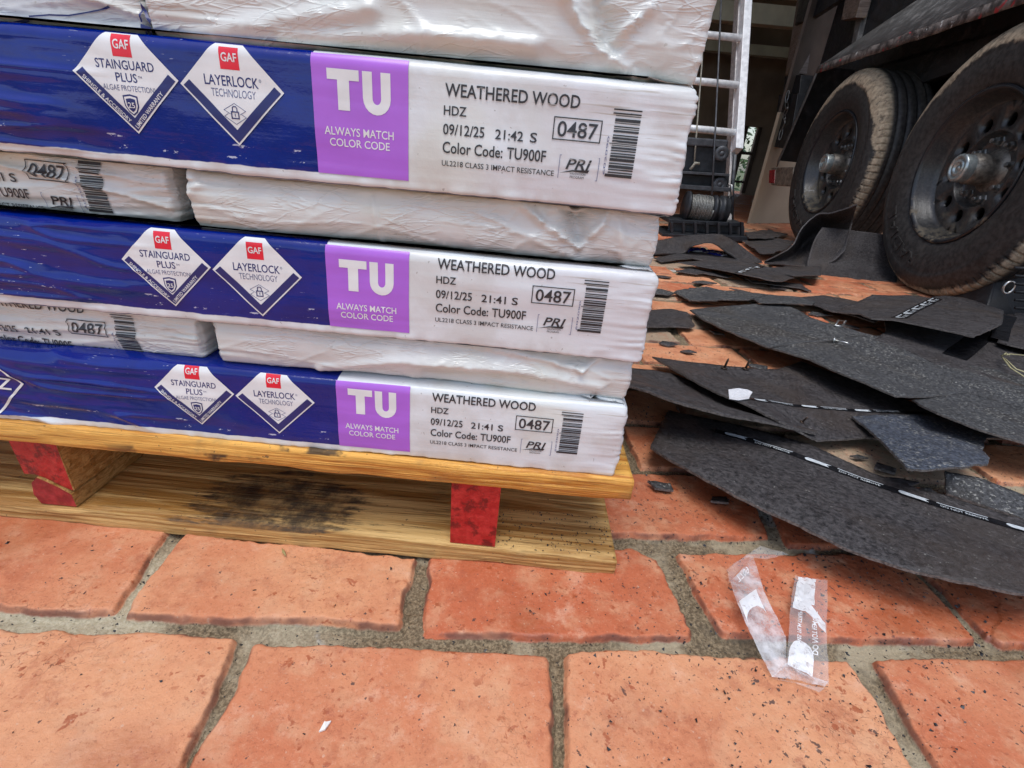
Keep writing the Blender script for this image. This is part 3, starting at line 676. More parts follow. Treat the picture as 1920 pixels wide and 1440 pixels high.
YF = .3165
b1 = Bundle(-.92, .0855, .0975, .1585, YF + .001, .335, .0022, .0060, 'printed', 101, 'bottom blue and purple labelled bundle lying directly on the pallet').build(MAT['printed'])
dress(b1, .1392, .1393, -.0043, '21:41')
wrap_art('outline_badge', outline_badge(), b1, INKS, b1.root, dx=-.3582 - .0285, dv=.1318 - (b1.z0 + b1.rb))
b3 = Bundle(-.92, .0865, .1935, .2545, YF, .335, .0025, .0065, 'printed', 201, 'middle blue and purple labelled bundle between the two white layers').build(MAT['printed'])
dress(b3, .2320, .2358, -.0022, '21:41')
b5 = Bundle(-.92, .0875, .2895, .3575, YF - .0005, .335, .0025, .0070, 'printed', 301, 'topmost blue and purple labelled bundle below the white top layer').build(MAT['printed'])
dress(b5, .3362, .3319, 0, '21:42')
def P2(pts, Y=.325): return [(float(aty(a, b_, Y)[0]), float(aty(a, b_, Y)[2])) for a, b_ in pts]
side = []
for z0, z1, sd_, lab, hz, tdx in ((.1585, .1945, 410, 'lower left white bundle with wrinkled label beside the white bundle end', .1775, -.3300), (.2545, .2910, 420, 'upper left white bundle with creased label and folded corner above the middle blue bundle', .2818, -.3265), (.3575, .4170, 430, 'white bundle at the top left with a dark blue edge line', None, 0)):
    b = Bundle(-1.2, -.2265 if hz else -.2225, z0, z1, .329, .33, .004, .004, 'side', sd_, lab)
    b.build(MAT['white']); side.append(b)
    if hz: dress(b, 0, hz, tdx, '21:41', True)
ends = []
for z0, z1, sd_, lab in ((.1585, .1945, 510, 'lowest right white bundle end with a long slanting fold'), (.2545, .2910, 520, 'white bundle end with a torn V fold under the topmost blue bundle'), (.3575, .4170, 530, 'largest white bundle end with a V fold on top of the stack at right')):
    b = Bundle(-.2150 if sd_ < 530 else -.2210, .0835 if sd_ != 530 else .0875, z0, z1, .3265, .9, .006, .006, 'end', sd_, lab)
    if sd_ == 520:
        b.folds = [(P2([(985, 388), (1030, 425), (1085, 462)]), .0022, .0034, 1.2), (P2([(1085, 462), (1120, 430), (1145, 395)]), .0022, .0034, 1.2), (P2([(1085, 446), (1082, 425), (1080, 395)]), .0060, -.0085, .3), (P2([(1070, 400), (1100, 400)]), .0060, -.0040, .3), (P2([(1160, 400), (1165, 480)]), .003, .0018, .5), (P2([(345, 305), (375, 345), (352, 360)]), .004, .003, .8), (P2([(700, 370), (720, 480)]), .0015, .0012, .4), (P2([(900, 400), (1130, 510)]), .002, .0012, .6)]
    elif sd_ == 510:
        b.folds = [(P2([(690, 618), (860, 640), (1010, 668), (1090, 690)]), .0022, .0026, .6), (P2([(600, 690), (760, 672), (960, 690), (1120, 722)]), .004, .003, .3), (P2([(1090, 690), (1130, 665)]), .0018, .0024, 1), (P2([(1070, 672), (1100, 668)]), .005, -.003, 0), (P2([(800, 700), (980, 712)]), .004, -.003, 0)]
    else:
        b.folds = [(P2([(1055, -10), (1085, 45), (1130, 100), (1225, 165)]), .0026, .0034, 1.0), (P2([(1130, 100), (1165, 60), (1215, 20)]), .0026, .003, 1.0), (P2([(1140, 85), (1135, 55), (1125, 5)]), .0065, -.0085, .3), (P2([(280, 95), (450, 55), (700, 20)]), .005, .004, .2), (P2([(340, 100), (560, 75), (800, 70), (1000, 90)]), .0045, .004, .2), (P2([(760, 10), (800, 60), (790, 100)]), .002, .0012, .5), (P2([(900, 130), (1100, 150), (1250, 165)]), .007, -.003, .2)]
    b.build(MAT['white']); ends.append(b)
def wire_art(name, px, Y, w, b, mi, par):       # a printed line that runs over a white wrap
    a = Art(); pts = [(float(aty(x, y, Y)[0]), float(aty(x, y, Y)[2]) - b.z0 - b.rb) for x, y in px]; a.line(pts, w, .0003, mi); return wrap_art(name, a, b, INKS, par)
L6 = side[2]
wire_art('edge_line', [(-20, 43), (10, 40), (50, 36)], .327, .0011, L6, NV, L6.root); wire_art('edge_line', [(54, 30), (90, 27), (125, 28), (160, 22), (205, 13)], .327, .0007, L6, NV, L6.root)
a = Art(); q = aty(252, 30, .327); a.text('ZR', float(q[0]) + .0050, float(q[2]) + .0065 - L6.z0 - L6.rb, .018, .0065, .0003, NV, .012, ang=-math.pi / 2 - .2)
wrap_art('end_lettering', a, L6, INKS, L6.root)

# ------------------------------------------------------------------ torn-off shingles on the paving
GRP = 'torn off asphalt shingles scattered on the bricks'
def resample(pts, step, closed=True):
    out = []
    n = len(pts)
    for i in range(n if closed else n - 1):
        a = np.array(pts[i]); b = np.array(pts[(i + 1) % n]); m = max(1, int(np.linalg.norm((b - a)[:2]) / step))
        out += [a + (b - a) * t / m for t in range(m)]
    if not closed: out.append(np.array(pts[-1]))
    return np.array(out)
def on(s, x, y, z):
    for _ in range(6): p = atz(x, y, z); z = float(s.z(p[0], p[1]))
    return Vector((p[0], p[1], z))
class Sheet:
    def __init__(s, label, px, mat='sh_back', thick=.0026, cell=.012, jag=.0007, bump=.0030, ang=0., ctrl=(), seed=1, world=None, edge_light=True):
        P = np.array(world) if world is not None else np.array([atz(x, y, z) for x, y, z in px])
        Q = resample(P, cell * .6); r = np.random.default_rng(seed)
        arc = np.arange(len(Q)) * .37
        nrm = np.roll(Q, -1, 0) - np.roll(Q, 1, 0); L = np.linalg.norm(nrm[:, :2], axis=1) + 1e-9
        j = jag * (fbm(arc, arc * 0, seed) * 1.6 + r.normal(0, .35, len(Q)))
        Q[:, 0] += nrm[:, 1] / L * j; Q[:, 1] -= nrm[:, 0] / L * j
        s.K = np.concatenate([Q, np.array([atz(x, y, z) for x, y, z in ctrl])]) if len(ctrl) else Q
        s.bump, s.seed, s.thick = bump, seed, thick
        bm = bmesh.new(); bm.faces.new([bm.verts.new((p[0], p[1], 0)) for p in Q])
        lo = Q.min(0); hi = Q.max(0)
        for ax in (0, 1):
            t = math.floor(lo[ax] / cell) * cell + cell * .5
            while t < hi[ax]:
                co = [0, 0, 0]; no = [0, 0, 0]; co[ax] = t; no[ax] = 1
                bmesh.ops.bisect_plane(bm, geom=bm.verts[:] + bm.edges[:] + bm.faces[:], plane_co=co, plane_no=no, dist=1e-7); t += cell
        bmesh.ops.triangulate(bm, faces=bm.faces[:])
        bm.verts.ensure_lookup_table(); V = np.array([v.co for v in bm.verts]); z = s.z(V[:, 0], V[:, 1])
        for v, h in zip(bm.verts, z): v.co.z = h
        for f in bm.faces:
            f.normal_update()
            if f.normal.z < 0: f.normal_flip()
        top = list(bm.faces); bd = [e for e in bm.edges if e.is_boundary]
        dup = {v: bm.verts.new((v.co.x, v.co.y, v.co.z - thick)) for v in list(bm.verts)}
        for f in top: bm.faces.new([dup[v] for v in f.verts][::-1])
        for e in bd:
            f = e.link_faces[0]; l = [l for l in f.loops if l.edge == e][0]; a, b = l.vert, l.link_loop_next.vert
            bm.faces.new((b, a, dup[a], dup[b])).material_index = 1
        me = bpy.data.meshes.new('shingle'); bm.to_mesh(me); bm.free()
        co = np.zeros(len(me.vertices) * 3); me.vertices.foreach_get('co', co); co = co.reshape(-1, 3); c, q = math.cos(ang), math.sin(ang)
        attr(me, 'su', co[:, 0] * c + co[:, 1] * q); attr(me, 'sv', -co[:, 0] * q + co[:, 1] * c)
        s.root = tag(link('torn_shingle', me, [MAT[mat], MAT['sh_edge']]), label, 'shingle', GRP)
        nm = np.zeros(len(me.polygons) * 3); me.polygons.foreach_get('normal', nm); me.polygons.foreach_set('use_smooth', np.abs(nm.reshape(-1, 3)[:, 2]) > .35)
    def z(s, x, y):
        x = np.asarray(x, float); y = np.asarray(y, float)
        d = (x[..., None] - s.K[:, 0]) ** 2 + (y[..., None] - s.K[:, 1]) ** 2 + 1e-6
        w = 1 / d ** 1.35; z = (w * s.K[:, 2]).sum(-1) / w.sum(-1)
        return z + s.bump * fbm(x * 16, y * 16, s.seed + 50) + s.bump * .35 * vn(x * 60, y * 60, s.seed + 60)
    def strip(s, name, pts, w, mat, up=.0006, parent=None, step=.006, wz=None):
        """a band lying on the sheet along a world-space path"""
        P = resample(pts, step, False); T = np.gradient(P[:, :2], axis=0); T /= np.linalg.norm(T, axis=1)[:, None] + 1e-9; Nn = np.stack([-T[:, 1], T[:, 0]], 1)
        rows = []
        for k in np.linspace(-.5, .5, 5):
            xy = P[:, :2] + Nn * (k * w); rows.append(np.column_stack([xy, s.z(xy[:, 0], xy[:, 1]) + up]))
        me = quads(name, np.concatenate(rows), grid_faces(len(P), 5)); return link(name, me, mat, parent or s.root, True)
    def printed_tape(s, px, w, zs=.03, period=.10, text='DO NOT REMOVE', up=.0007):
        pts = [np.array(on(s, x, y, zs)) for x, y in px]
        tp = s.strip('release_tape', pts, w, MAT['tape'], up)
        P = resample(pts, .002, False); L = np.concatenate([[0], np.cumsum(np.linalg.norm(np.diff(P[:, :2], axis=0), axis=1))])
        a = Art(); t = .012; i = 0
        while t + .05 < L[-1]:
            if i % 2 == 0:
                n = 8; h = w * .30; l = .020; pts2 = [(t + h + -h * math.cos(q), h * math.sin(q)) for q in np.linspace(-math.pi / 2, math.pi / 2, n)]
                a.poly([(t + h - h * math.cos(q), h * math.sin(q)) for q in np.linspace(-math.pi / 2, math.pi / 2, n)] + [(t + l + .008, h), (t + l + .003, h * .1), (t + l + .006, -h)], 0, 0); t += .036
            else:
                a.text(text, t, -w * .32, .040, w * .30, 0, 0, .008); a.rect(t - .002, t + .042, w * .20, w * .32, 0, 0); t += .056
            i += 1
        bm = bmesh.new()
        for V, F_, e, mi in a.p:
            vs = []
            for u, v in V:
                x = np.interp(u, L, P[:, 0]); y = np.interp(u, L, P[:, 1]); j = int(np.clip(np.searchsorted(L, u), 1, len(L) - 2)); tt = P[j + 1, :2] - P[j - 1, :2]; tt = tt / np.linalg.norm(tt)
                X, Y = x - tt[1] * v, y + tt[0] * v; vs.append(bm.verts.new((X, Y, float(s.z(X, Y)) + up + .0006)))
            for f in F_:
                try: bm.faces.new([vs[q] for q in f])
                except ValueError: pass
        for ax in (0, 1):
            g = .006; cs = [v.co[ax] for v in bm.verts]; t = min(cs) + g
            while t < max(cs):
                co = [0, 0, 0]; no = [0, 0, 0]; co[ax] = t; no[ax] = 1
                bmesh.ops.bisect_plane(bm, geom=bm.verts[:] + bm.edges[:] + bm.faces[:], plane_co=co, plane_no=no, dist=1e-8); t += g
        for v in bm.verts: v.co.z = float(s.z(v.co.x, v.co.y)) + up + .0006
        for f in bm.faces:
            f.normal_update()
            if f.normal.z < 0: f.normal_flip()
        me = bpy.data.meshes.new('tape_print'); bm.to_mesh(me); bm.free(); link('tape_print', me, MAT['tapewhite'], tp); return tp

# nearest strip, lifted off the bricks along its front edge
s1 = Sheet('longest shingle strip nearest the camera with printed black tape along its back edge', [(1253, 769, .008), (1236, 802, .014), (1219, 838, .028), (1300, 885, .036), (1393, 935, .040), (1500, 985, .040), (1590, 1030, .042), (1700, 1068, .044), (1800, 1092, .046), (1930, 1114, .046), (2080, 1130, .036),
    (2080, 1030, .016), (1940, 980, .018), (1774, 929, .018), (1717, 915, .018), (1633, 884, .016), (1515, 833, .014), (1400, 800, .012)], 'sh_back', cell=.009, jag=.0008, bump=.0018, ang=-.5, seed=3)
s1.printed_tape([(1340, 808), (1433, 834), (1515, 862), (1591, 890), (1684, 922), (1743, 942), (1875, 981), (1960, 1006), (2040, 1028)], .0130, .018)
s2 = Sheet('shingle tapering to a point and bridging a dark gap beside the white bundles', [(1100, 676, .016), (1186, 689, .020), (1227, 693, .022), (1261, 700, .022), (1296, 713, .024), (1349, 740, .028), (1405, 765, .030), (1461, 789, .030), (1533, 809, .030), (1530, 813, .030), (1442, 793, .052), (1349, 774, .066), (1264, 750, .076), (1217, 733, .078), (1180, 724, .078), (1100, 704, .078)], 'sh_back', cell=.009, jag=.0009, bump=.0022, ang=-.6, seed=5)
s3 = Sheet('flat shingle carrying two upright nails and a white paper tag', [(1223, 669, .018), (1261, 675, .014), (1292, 678, .012), (1349, 684, .012), (1405, 691, .012), (1457, 693, .014), (1502, 677, .014), (1556, 697, .014), (1640, 725, .012), (1706, 752, .012), (1800, 785, .012), (1760, 800, .014), (1700, 830, .014), (1627, 820, .020), (1532, 826, .022), (1461, 789, .050), (1397, 757, .052), (1349, 737, .050), (1296, 711, .042)], 'sh_back', cell=.009, jag=.0008, bump=.0016, ang=.1, seed=7)
s3.printed_tape([(1405, 749), (1453, 754), (1504, 762), (1576, 768), (1660, 772), (1738, 775)], .0085, .018)
s5 = Sheet('rectangular shingle tab with blue grey granules and a torn hole at its right', [(1598, 780, .024), (1643, 777, .022), (1746, 777, .020), (1830, 800, .018), (1905, 822, .020), (1849, 822, .030), (1841, 842, .034), (1857, 858, .038), (1856, 868, .040), (1807, 875, .054), (1738, 881, .056), (1702, 878, .056), (1669, 842, .048), (1629, 805, .030)], 'sh_blue', cell=.008, jag=.0010, bump=.0016, ang=-.2, seed=9)
Sheet('small dark shingle scrap with a pale left edge at the right side of the photo', [(1772, 882, .030), (1837, 896, .026), (1916, 926, .022), (2000, 960, .022), (2000, 1010, .016), (1910, 968, .014), (1840, 946, .013), (1775, 925, .012)], 'sh_gran', cell=.008, bump=.0012, seed=11)
s4 = Sheet('wide granule shingle with a long straight front edge above the taped strip', [(1441, 650, .038), (1480, 644, .034), (1552, 636, .030), (1640, 628, .024), (1760, 640, .022), (1930, 680, .022), (2050, 720, .022), (2050, 800, .022), (1930, 772, .024), (1812, 737, .026), (1708, 744, .046), (1679, 742, .050), (1576, 699, .050), (1518, 673, .046)], 'sh_gran', cell=.010, bump=.0022, ang=.25, seed=13)
s4b = Sheet('granule shingle tab next to the cut slot at the right edge', [(1710, 748, .038), (1760, 741, .032), (1814, 737, .028), (1930, 768, .027), (2060, 800, .027), (2060, 880, .036), (1920, 829, .056), (1837, 805, .056), (1758, 774, .056), (1730, 761, .050)], 'sh_gran', cell=.009, bump=.0018, ang=.25, seed=15)
Sheet('granule shingle tab with a sharp left tip lying on the bricks', [(1293, 581, .014), (1350, 574, .016), (1413, 570, .018), (1469, 570, .020), (1496, 581, .020), (1520, 595, .022), (1556, 606, .024), (1640, 630, .024), (1720, 650, .024), (1640, 640, .026), (1552, 639, .034), (1500, 643, .034), (1441, 650, .044), (1397, 634, .040), (1360, 618, .034), (1318, 598, .026)], 'sh_gran', cell=.010, bump=.0024, ang=.3, seed=17)
s8 = Sheet('smooth brown black shingle crossed by a wide black stripe', [(1659, 602, .030), (1720, 600, .030), (1800, 600, .028), (1905, 588, .028), (2000, 620, .026), (2000, 720, .022), (1930, 742, .024), (1766, 690, .026), (1700, 655, .028), (1640, 636, .028), (1661, 622, .028)], 'sh_back', cell=.012, bump=.0020, ang=.2, seed=19)
s8.strip('black_stripe', [atz(1790, 668, .028), atz(1820, 645, .028), (atz(1862, 610, .03))], .040, MAT['tape'])
s9 = Sheet('smooth grey shingle with worn tape in front of the right wheel', [(1571, 583, .030), (1590, 572, .030), (1616, 562, .032), (1635, 553, .034), (1702, 553, .036), (1744, 558, .038), (1772, 554, .040), (1804, 558, .040), (1841, 568, .040), (1882, 582, .042), (1880, 606, .062), (1855, 618, .068), (1826, 632, .072), (1800, 626, .070), (1755, 615, .068), (1710, 605, .066), (1676, 599, .064), (1635, 596, .058), (1607, 588, .040)], 'sh_back', cell=.011, bump=.0028, ang=.15, seed=21)
s9.printed_tape([(1683, 597), (1710, 583), (1735, 571), (1757, 559)], .026, .045, text='DO NOT')
s10 = Sheet('grey shingle at the right frame edge crossed by a black band', [(1905, 585, .034), (1940, 592, .034), (2020, 610, .034), (2020, 690, .034), (1920, 652, .040), (1890, 646, .040), (1871, 640, .038), (1888, 612, .036)], 'sh_back', cell=.012, bump=.002, seed=23)
s10.strip('black_stripe', [atz(1893, 592, .036), atz(1880, 615, .037), atz(1874, 636, .038)], .03, MAT['tape'])
Sheet('thin granule shingle scrap with ragged back edge', [(1262, 547, .010), (1290, 541, .012), (1325, 537, .013), (1352, 545, .013), (1390, 546, .014), (1443, 552, .014), (1404, 562, .022), (1340, 563, .022), (1293, 563, .018)], 'sh_gran', cell=.012, jag=.004, bump=.002, seed=25)
Sheet('tiny leaf shaped shingle scrap beside the stack edge', [(1190, 538, .008), (1240, 541, .008), (1267, 549, .008), (1254, 552, .012), (1220, 549, .012), (1190, 546, .010)], 'sh_gran', cell=.012, seed=27)
Sheet('four sided shingle scrap lying alone between stack and granule tab', [(1190, 580, .010), (1213, 581, .010), (1257, 578, .011), (1289, 585, .012), (1304, 611, .013), (1296, 613, .013), (1250, 611, .013), (1213, 613, .014), (1190, 613, .012)], 'sh_back', cell=.010, jag=.0025, bump=.0022, seed=29)
Sheet('granule shingle scrap overlapping the ragged scrap, pointing to the right', [(1411, 560, .020), (1443, 552, .020), (1500, 556, .022), (1530, 566, .022), (1522, 571, .028), (1470, 568, .030), (1424, 567, .026)], 'sh_gran', cell=.012, jag=.002, bump=.002, seed=31)
Sheet('dull brown shingle piece leading under the grey taped shingle', [(1500, 557, .014), (1545, 553, .014), (1610, 565, .016), (1670, 590, .018), (1640, 604, .022), (1600, 592, .024), (1560, 583, .024), (1520, 568, .020)], 'sh_back', cell=.012, bump=.002, seed=33)
s_g = Sheet('long pointed shingle with a white printed line below the arched shingle', [(1271, 492, .016), (1332, 487, .020), (1407, 492, .026), (1454, 503, .028), (1489, 521, .030), (1470, 526, .034), (1454, 527, .036), (1389, 514, .034), (1340, 503, .026)], 'sh_back', cell=.014, bump=.003, seed=35)
s_g.printed_tape([(1384, 512), (1405, 504), (1432, 499)], .020, .03, text='DO NOT')
Sheet('shingle piece wedged between the long pointed shingle and the upright one', [(1436, 503, .024), (1470, 500, .026), (1540, 499, .026), (1540, 515, .034), (1486, 517, .036)], 'sh_back', cell=.014, bump=.003, seed=37)
Sheet('narrow torn shingle sliver on the bricks below the long pointed shingle', [(1269, 507, .006), (1290, 503, .007), (1330, 507, .008), (1374, 517, .008), (1366, 520, .010), (1320, 512, .010), (1305, 514, .010), (1280, 510, .009)], 'sh_back', cell=.012, jag=.003, seed=39)
Sheet('jagged shingle fragment on the brick course in front of the long pointed shingle', [(1398, 522, .006), (1430, 527, .006), (1500, 531, .007), (1520, 545, .006), (1500, 540, .009), (1448, 532, .010), (1415, 529, .010)], 'sh_back', cell=.012, jag=.004, seed=41)
Sheet('shingle lying flat underneath the arched shingle', [(1225, 483, .010), (1300, 470, .012), (1360, 470, .012), (1430, 492, .016), (1380, 497, .016), (1300, 484, .014), (1240, 490, .012)], 'sh_back', cell=.016, bump=.003, seed=42)

def patch(name, label, rows, mat, thick=.004, seed=1, nu=40, nv=14, bump=.002, cat='shingle', grp=GRP, holes=None):
    """a curved sheet through a grid of 3D points (rows of equal length)"""
    R0 = np.array(rows, float); a, b = R0.shape[:2]
    def cat_interp(A, n):
        m = A.shape[0]; t = np.linspace(0, m - 1, n); i = np.clip(np.floor(t).astype(int), 0, m - 2); f = (t - i).reshape(-1, *([1] * (A.ndim - 1)))
        p0 = A[np.clip(i - 1, 0, m - 1)]; p1 = A[i]; p2 = A[i + 1]; p3 = A[np.clip(i + 2, 0, m - 1)]
        return .5 * ((2 * p1) + (-p0 + p2) * f + (2 * p0 - 5 * p1 + 4 * p2 - p3) * f ** 2 + (-p0 + 3 * p1 - 3 * p2 + p3) * f ** 3)
    G = cat_interp(R0, nv); G = np.swapaxes(cat_interp(np.swapaxes(G, 0, 1), nu), 0, 1)
    I, J = np.meshgrid(np.arange(nu), np.arange(nv)); n = np.cross(np.gradient(G, axis=1), np.gradient(G, axis=0)); n /= np.linalg.norm(n, axis=2, keepdims=True) + 1e-9
    G = G + n * (bump * fbm(I * .35, J * .35, seed))[..., None]
    V = np.concatenate([G.reshape(-1, 3), (G - n * thick).reshape(-1, 3)]); f1 = grid_faces(nu, nv); f2 = grid_faces(nu, nv, nu * nv)[:, ::-1]
    i = np.arange(nu * nv).reshape(nv, nu); rim = np.concatenate([i[0], i[1:, -1], i[-1, -2::-1], i[-2:0:-1, 0]]); rn = np.roll(rim, -1)
    f3 = np.stack([rn, rim, rim + nu * nv, rn + nu * nv], -1)
    me = quads(name, V, np.concatenate([f1, f2, f3])); su = np.concatenate([(I * .012).ravel()] * 2); sv = np.concatenate([(J * .012).ravel()] * 2); attr(me, 'su', su); attr(me, 'sv', sv)
    bm = bmesh.new(); bm.from_mesh(me); bmesh.ops.recalc_face_normals(bm, faces=bm.faces); bm.to_mesh(me); bm.free()
    o = link(name, me, MAT[mat]); me.polygons.foreach_set('use_smooth', [True] * len(f1) * 2 + [False] * len(f3))
    return tag(o, label, cat, grp)
def arch_rows(front, back): return [front, back]
fr = [aty(x, y, Y) for x, y, Y in [(1190, 478, 1.83), (1231, 476, 1.90), (1280, 474, 1.96), (1297, 461, 1.95), (1325, 454, 1.94), (1343, 458, 1.94), (1366, 474, 1.94), (1390, 488, 1.92), (1417, 494, 1.88)]]
mid = [aty(x, y, Y) for x, y, Y in [(1190, 466, 1.98), (1235, 462, 2.05), (1270, 458, 2.08), (1297, 450, 2.08), (1325, 446, 2.08), (1350, 449, 2.08), (1376, 463, 2.06), (1402, 481, 1.99), (1424, 492, 1.91)]]
bk = [aty(x, y, Y) for x, y, Y in [(1190, 454, 2.15), (1237, 450, 2.20), (1265, 444, 2.22), (1295, 441, 2.22), (1325, 439, 2.22), (1351, 439, 2.20), (1376, 451, 2.16), (1407, 474, 2.04), (1429, 490, 1.94)]]
patch('torn_shingle', 'arched shingle humped over blue plastic near the hoist base', [fr, mid, bk], 'sh_back', seed=44, nu=60, nv=12)
def patch_px(rows): return [[aty(x, y, Y) for x, y, Y in r] for r in rows]
patch('torn_shingle', 'large shingle curling upward against the far wheel', patch_px([
    [(1433, 492, 1.93), (1462, 495, 1.93), (1490, 498, 1.93), (1515, 499, 1.93), (1540, 497, 1.93), (1562, 490, 1.93), (1585, 470, 1.94)],
    [(1434, 492, 1.95), (1465, 485, 2.03), (1490, 478, 2.10), (1508, 458, 2.14), (1536, 440, 2.14), (1563, 430, 2.10), (1598, 414, 2.00)],
    [(1436, 490, 1.94), (1468, 474, 1.98), (1487, 460, 2.00), (1505, 428, 2.02), (1533, 403, 2.02), (1560, 400, 1.98), (1607, 384, 1.92)]]), 'sh_back', seed=46, nu=50, nv=16)
Sheet('dark shingle scrap lying on the floor beside the hoist base', [(1392, 452, .015), (1440, 444, .02), (1490, 452, .02), (1470, 470, .03), (1430, 476, .03)], 'sh_back', cell=.02, jag=.004, bump=.006, seed=55)
Sheet('dark shingle scrap against the beige wall behind the curled shingle', [(1395, 436, .01), (1440, 430, .015), (1480, 438, .015), (1450, 446, .03), (1405, 447, .03)], 'sh_back', cell=.02, jag=.006, bump=.008, seed=56)
up = patch_px([
    [(1512, 549, 1.66), (1560, 553, 1.64), (1616, 559, 1.61), (1680, 566, 1.60)],
    [(1512, 521, 1.80), (1562, 526, 1.79), (1618, 532, 1.78), (1680, 538, 1.78)],
    [(1513, 495, 1.92), (1564, 499, 1.92), (1620, 505, 1.92), (1684, 511, 1.92)],
    [(1526, 452, 1.97), (1572, 458, 1.97), (1628, 464, 1.97), (1690, 470, 1.97)],
    [(1542, 426, 2.00), (1584, 430, 2.00), (1640, 437, 2.00), (1696, 444, 2.00)]])
patch('torn_shingle', 'shingle bent up from the ground and leaning between the two wheels', up, 'sh_back', seed=48, nu=30, nv=30)
bm = bmesh.new()
up_n = [(np.array(up[0][i]) * (1 - t) + np.array(up[0][i + 1]) * t) for i, t in ((2, .0), (2, .2))]
# blue wrapper scrap and other soft debris
k = N('blue_film', .2, (.02, .03, .30)); k.color(k.mix(k.step(k.noise(30, 4), .48, .56), (.018, .03, .28), (.7, .7, .74)))
MAT['bluefilm'] = k.m
patch('plastic_scrap', 'crumpled blue and white plastic scrap under the arched shingle', patch_px([[(1288, 478, 2.0), (1310, 480, 2.0), (1340, 480, 1.98), (1365, 482, 1.97)], [(1290, 466, 2.05), (1312, 470, 2.04), (1335, 472, 2.03), (1362, 474, 2.02)], [(1292, 463, 2.08), (1315, 467, 2.07), (1338, 470, 2.06), (1358, 473, 2.05)]]), 'bluefilm', .0004, 50, 24, 12, .012, 'plastic scrap', None)
k = N('green_glass', .08, (.02, .10, .07)); k.b.inputs['Transmission Weight'].default_value = .5; MAT['greenglass'] = k.m
patch('green_plastic_sheet', 'dark green plastic sheet scrap on the floor beyond the arched shingle', patch_px([[(1405, 478, 2.6), (1430, 478, 2.6), (1470, 470, 2.7)], [(1415, 462, 2.75), (1440, 458, 2.8), (1478, 455, 2.85)], [(1425, 452, 2.9), (1450, 448, 2.95), (1482, 448, 3.0)]]), 'greenglass', .001, 52, 16, 10, .01, 'plastic scrap', None)

# crumbs of shingle too alike to tell apart
cr = random.Random(31)
for i, (x, y) in enumerate([(1290, 560), (1330, 590), (1345, 625), (1250, 645), (1385, 545), (1462, 540), (1530, 590), (1590, 612), (1246, 520), (1318, 530), (1290, 660), (1420, 690), (1610, 858), (1690, 905), (1735, 925), (1660, 880), (1350, 940), (1240, 915)]):
    c_ = atz(x, y, .004); r_ = cr.uniform(.008, .020) * (.55 + .45 * c_[1]); n_ = cr.randint(4, 6); a0 = cr.uniform(0, 6)
    W = [(c_[0] + r_ * cr.uniform(.6, 1.4) * math.cos(a0 + 2 * math.pi * q / n_) * 1.5, c_[1] + r_ * cr.uniform(.5, 1.1) * math.sin(a0 + 2 * math.pi * q / n_), cr.uniform(.004, .009)) for q in range(n_)]
    S_ = Sheet('small dark shingle crumb lying on the bricks between bundle stack and wheels', None, cr.choice(('sh_gran', 'sh_back')), world=W, cell=.006, bump=.001, seed=200 + i)
    S_.root.name = 'shingle_crumb'; S_.root['category'] = 'shingle crumb'; S_.root['group'] = 'small shingle crumbs on the bricks'

# white paper tag, nails, staple, straw fibres
bm = bmesh.new(); pp = [(1365, 733), (1383, 732), (1401, 733), (1410, 739), (1406, 744), (1403, 752), (1384, 753), (1366, 752)]
vs = [bm.verts.new(on(s3, x, y, .032) + Vector((0, 0, .0016 + .0012 * (i % 2)))) for i, (x, y) in enumerate(pp)]; f = bm.faces.new(vs)
r = bmesh.ops.extrude_face_region(bm, geom=[f]); [setattr(v.co, 'z', v.co.z + .0006) for v in r['geom'] if isinstance(v, bmesh.types.BMVert)]
tag(from_bm('paper_tag', bm, plain('white_paper', (.78, .78, .80), .5, scale=200)), 'torn white paper tag at the left end of the printed tape', 'paper tag')
MAT['rust'] = plain('rusty_nail_steel', (.07, .045, .032), .5, .6, var=.5, scale=300)
MAT['steel'] = plain('bright_steel', (.55, .55, .53), .3, .9, var=.2)
def nail(label, head, tip, rad=.0016, mat='rust', hr=.0045):
    h = Vector(head); t = Vector(tip); d = (t - h).normalized(); bm = bmesh.new(); L = (t - h).length
    tube(bm, [h, h + d * .0014], hr, 12); tube(bm, [h + d * .0012, h + d * L * .85, t], rad, 8, rs=[rad, rad * .95, rad * .15])
    return tag(from_bm('roofing_nail', bm, MAT[mat], None, True), label, 'nail', 'roofing nails')
for lab, x, y, yt in (('rusty nail standing upright, left of the two on the flat shingle', 1357, 692, 677), ('rusty nail standing upright, right of the two on the flat shingle', 1397, 693, 676)):
    b = on(s3, x, y, .014); nail(lab, b + Vector((0, 0, .001)), b + Vector((.0035, .001, .020)), .0019, 'rust', .0055)
b = on(s4, 1562, 643, .03) + Vector((0, 0, .006)); nail('shiny nail lying on the wide granule shingle', b, b + Vector((.017, -.020, .002)), .0020, 'steel', .0055)
b = on(s3, 1503, 792, .02); nail('bent nail poking out of the shingle near its front edge', b, b + Vector((.004, -.002, .010)), .0012, 'rust', .003)
bm = bmesh.new(); q = [atz(x, y, .026) for x, y in ((1566, 611), (1572, 601), (1586, 602), (1579, 612))]; tube(bm, q + [q[0]], .0022, 6)
tag(from_bm('wire_clip', bm, MAT['steel'], None, True), 'bright metal wire clip by the oval patch of bare brick', 'clip')
bm = bmesh.new()
for (x0, y0), (x1, y1), (x2, y2) in (((1878, 668), (1895, 690), (1935, 716)), ((1880, 666), (1894, 664), (1940, 668)), ((1884, 672), (1905, 692), (1945, 706)), ((1878, 668), (1886, 662), (1893, 667))):
    tube(bm, [atz(x0, y0, .036), (atz((x0 + x1) / 2, (y0 + y1) / 2, .044)), atz(x1, y1, .040), atz(x2, y2, .036)], .0012, 6)
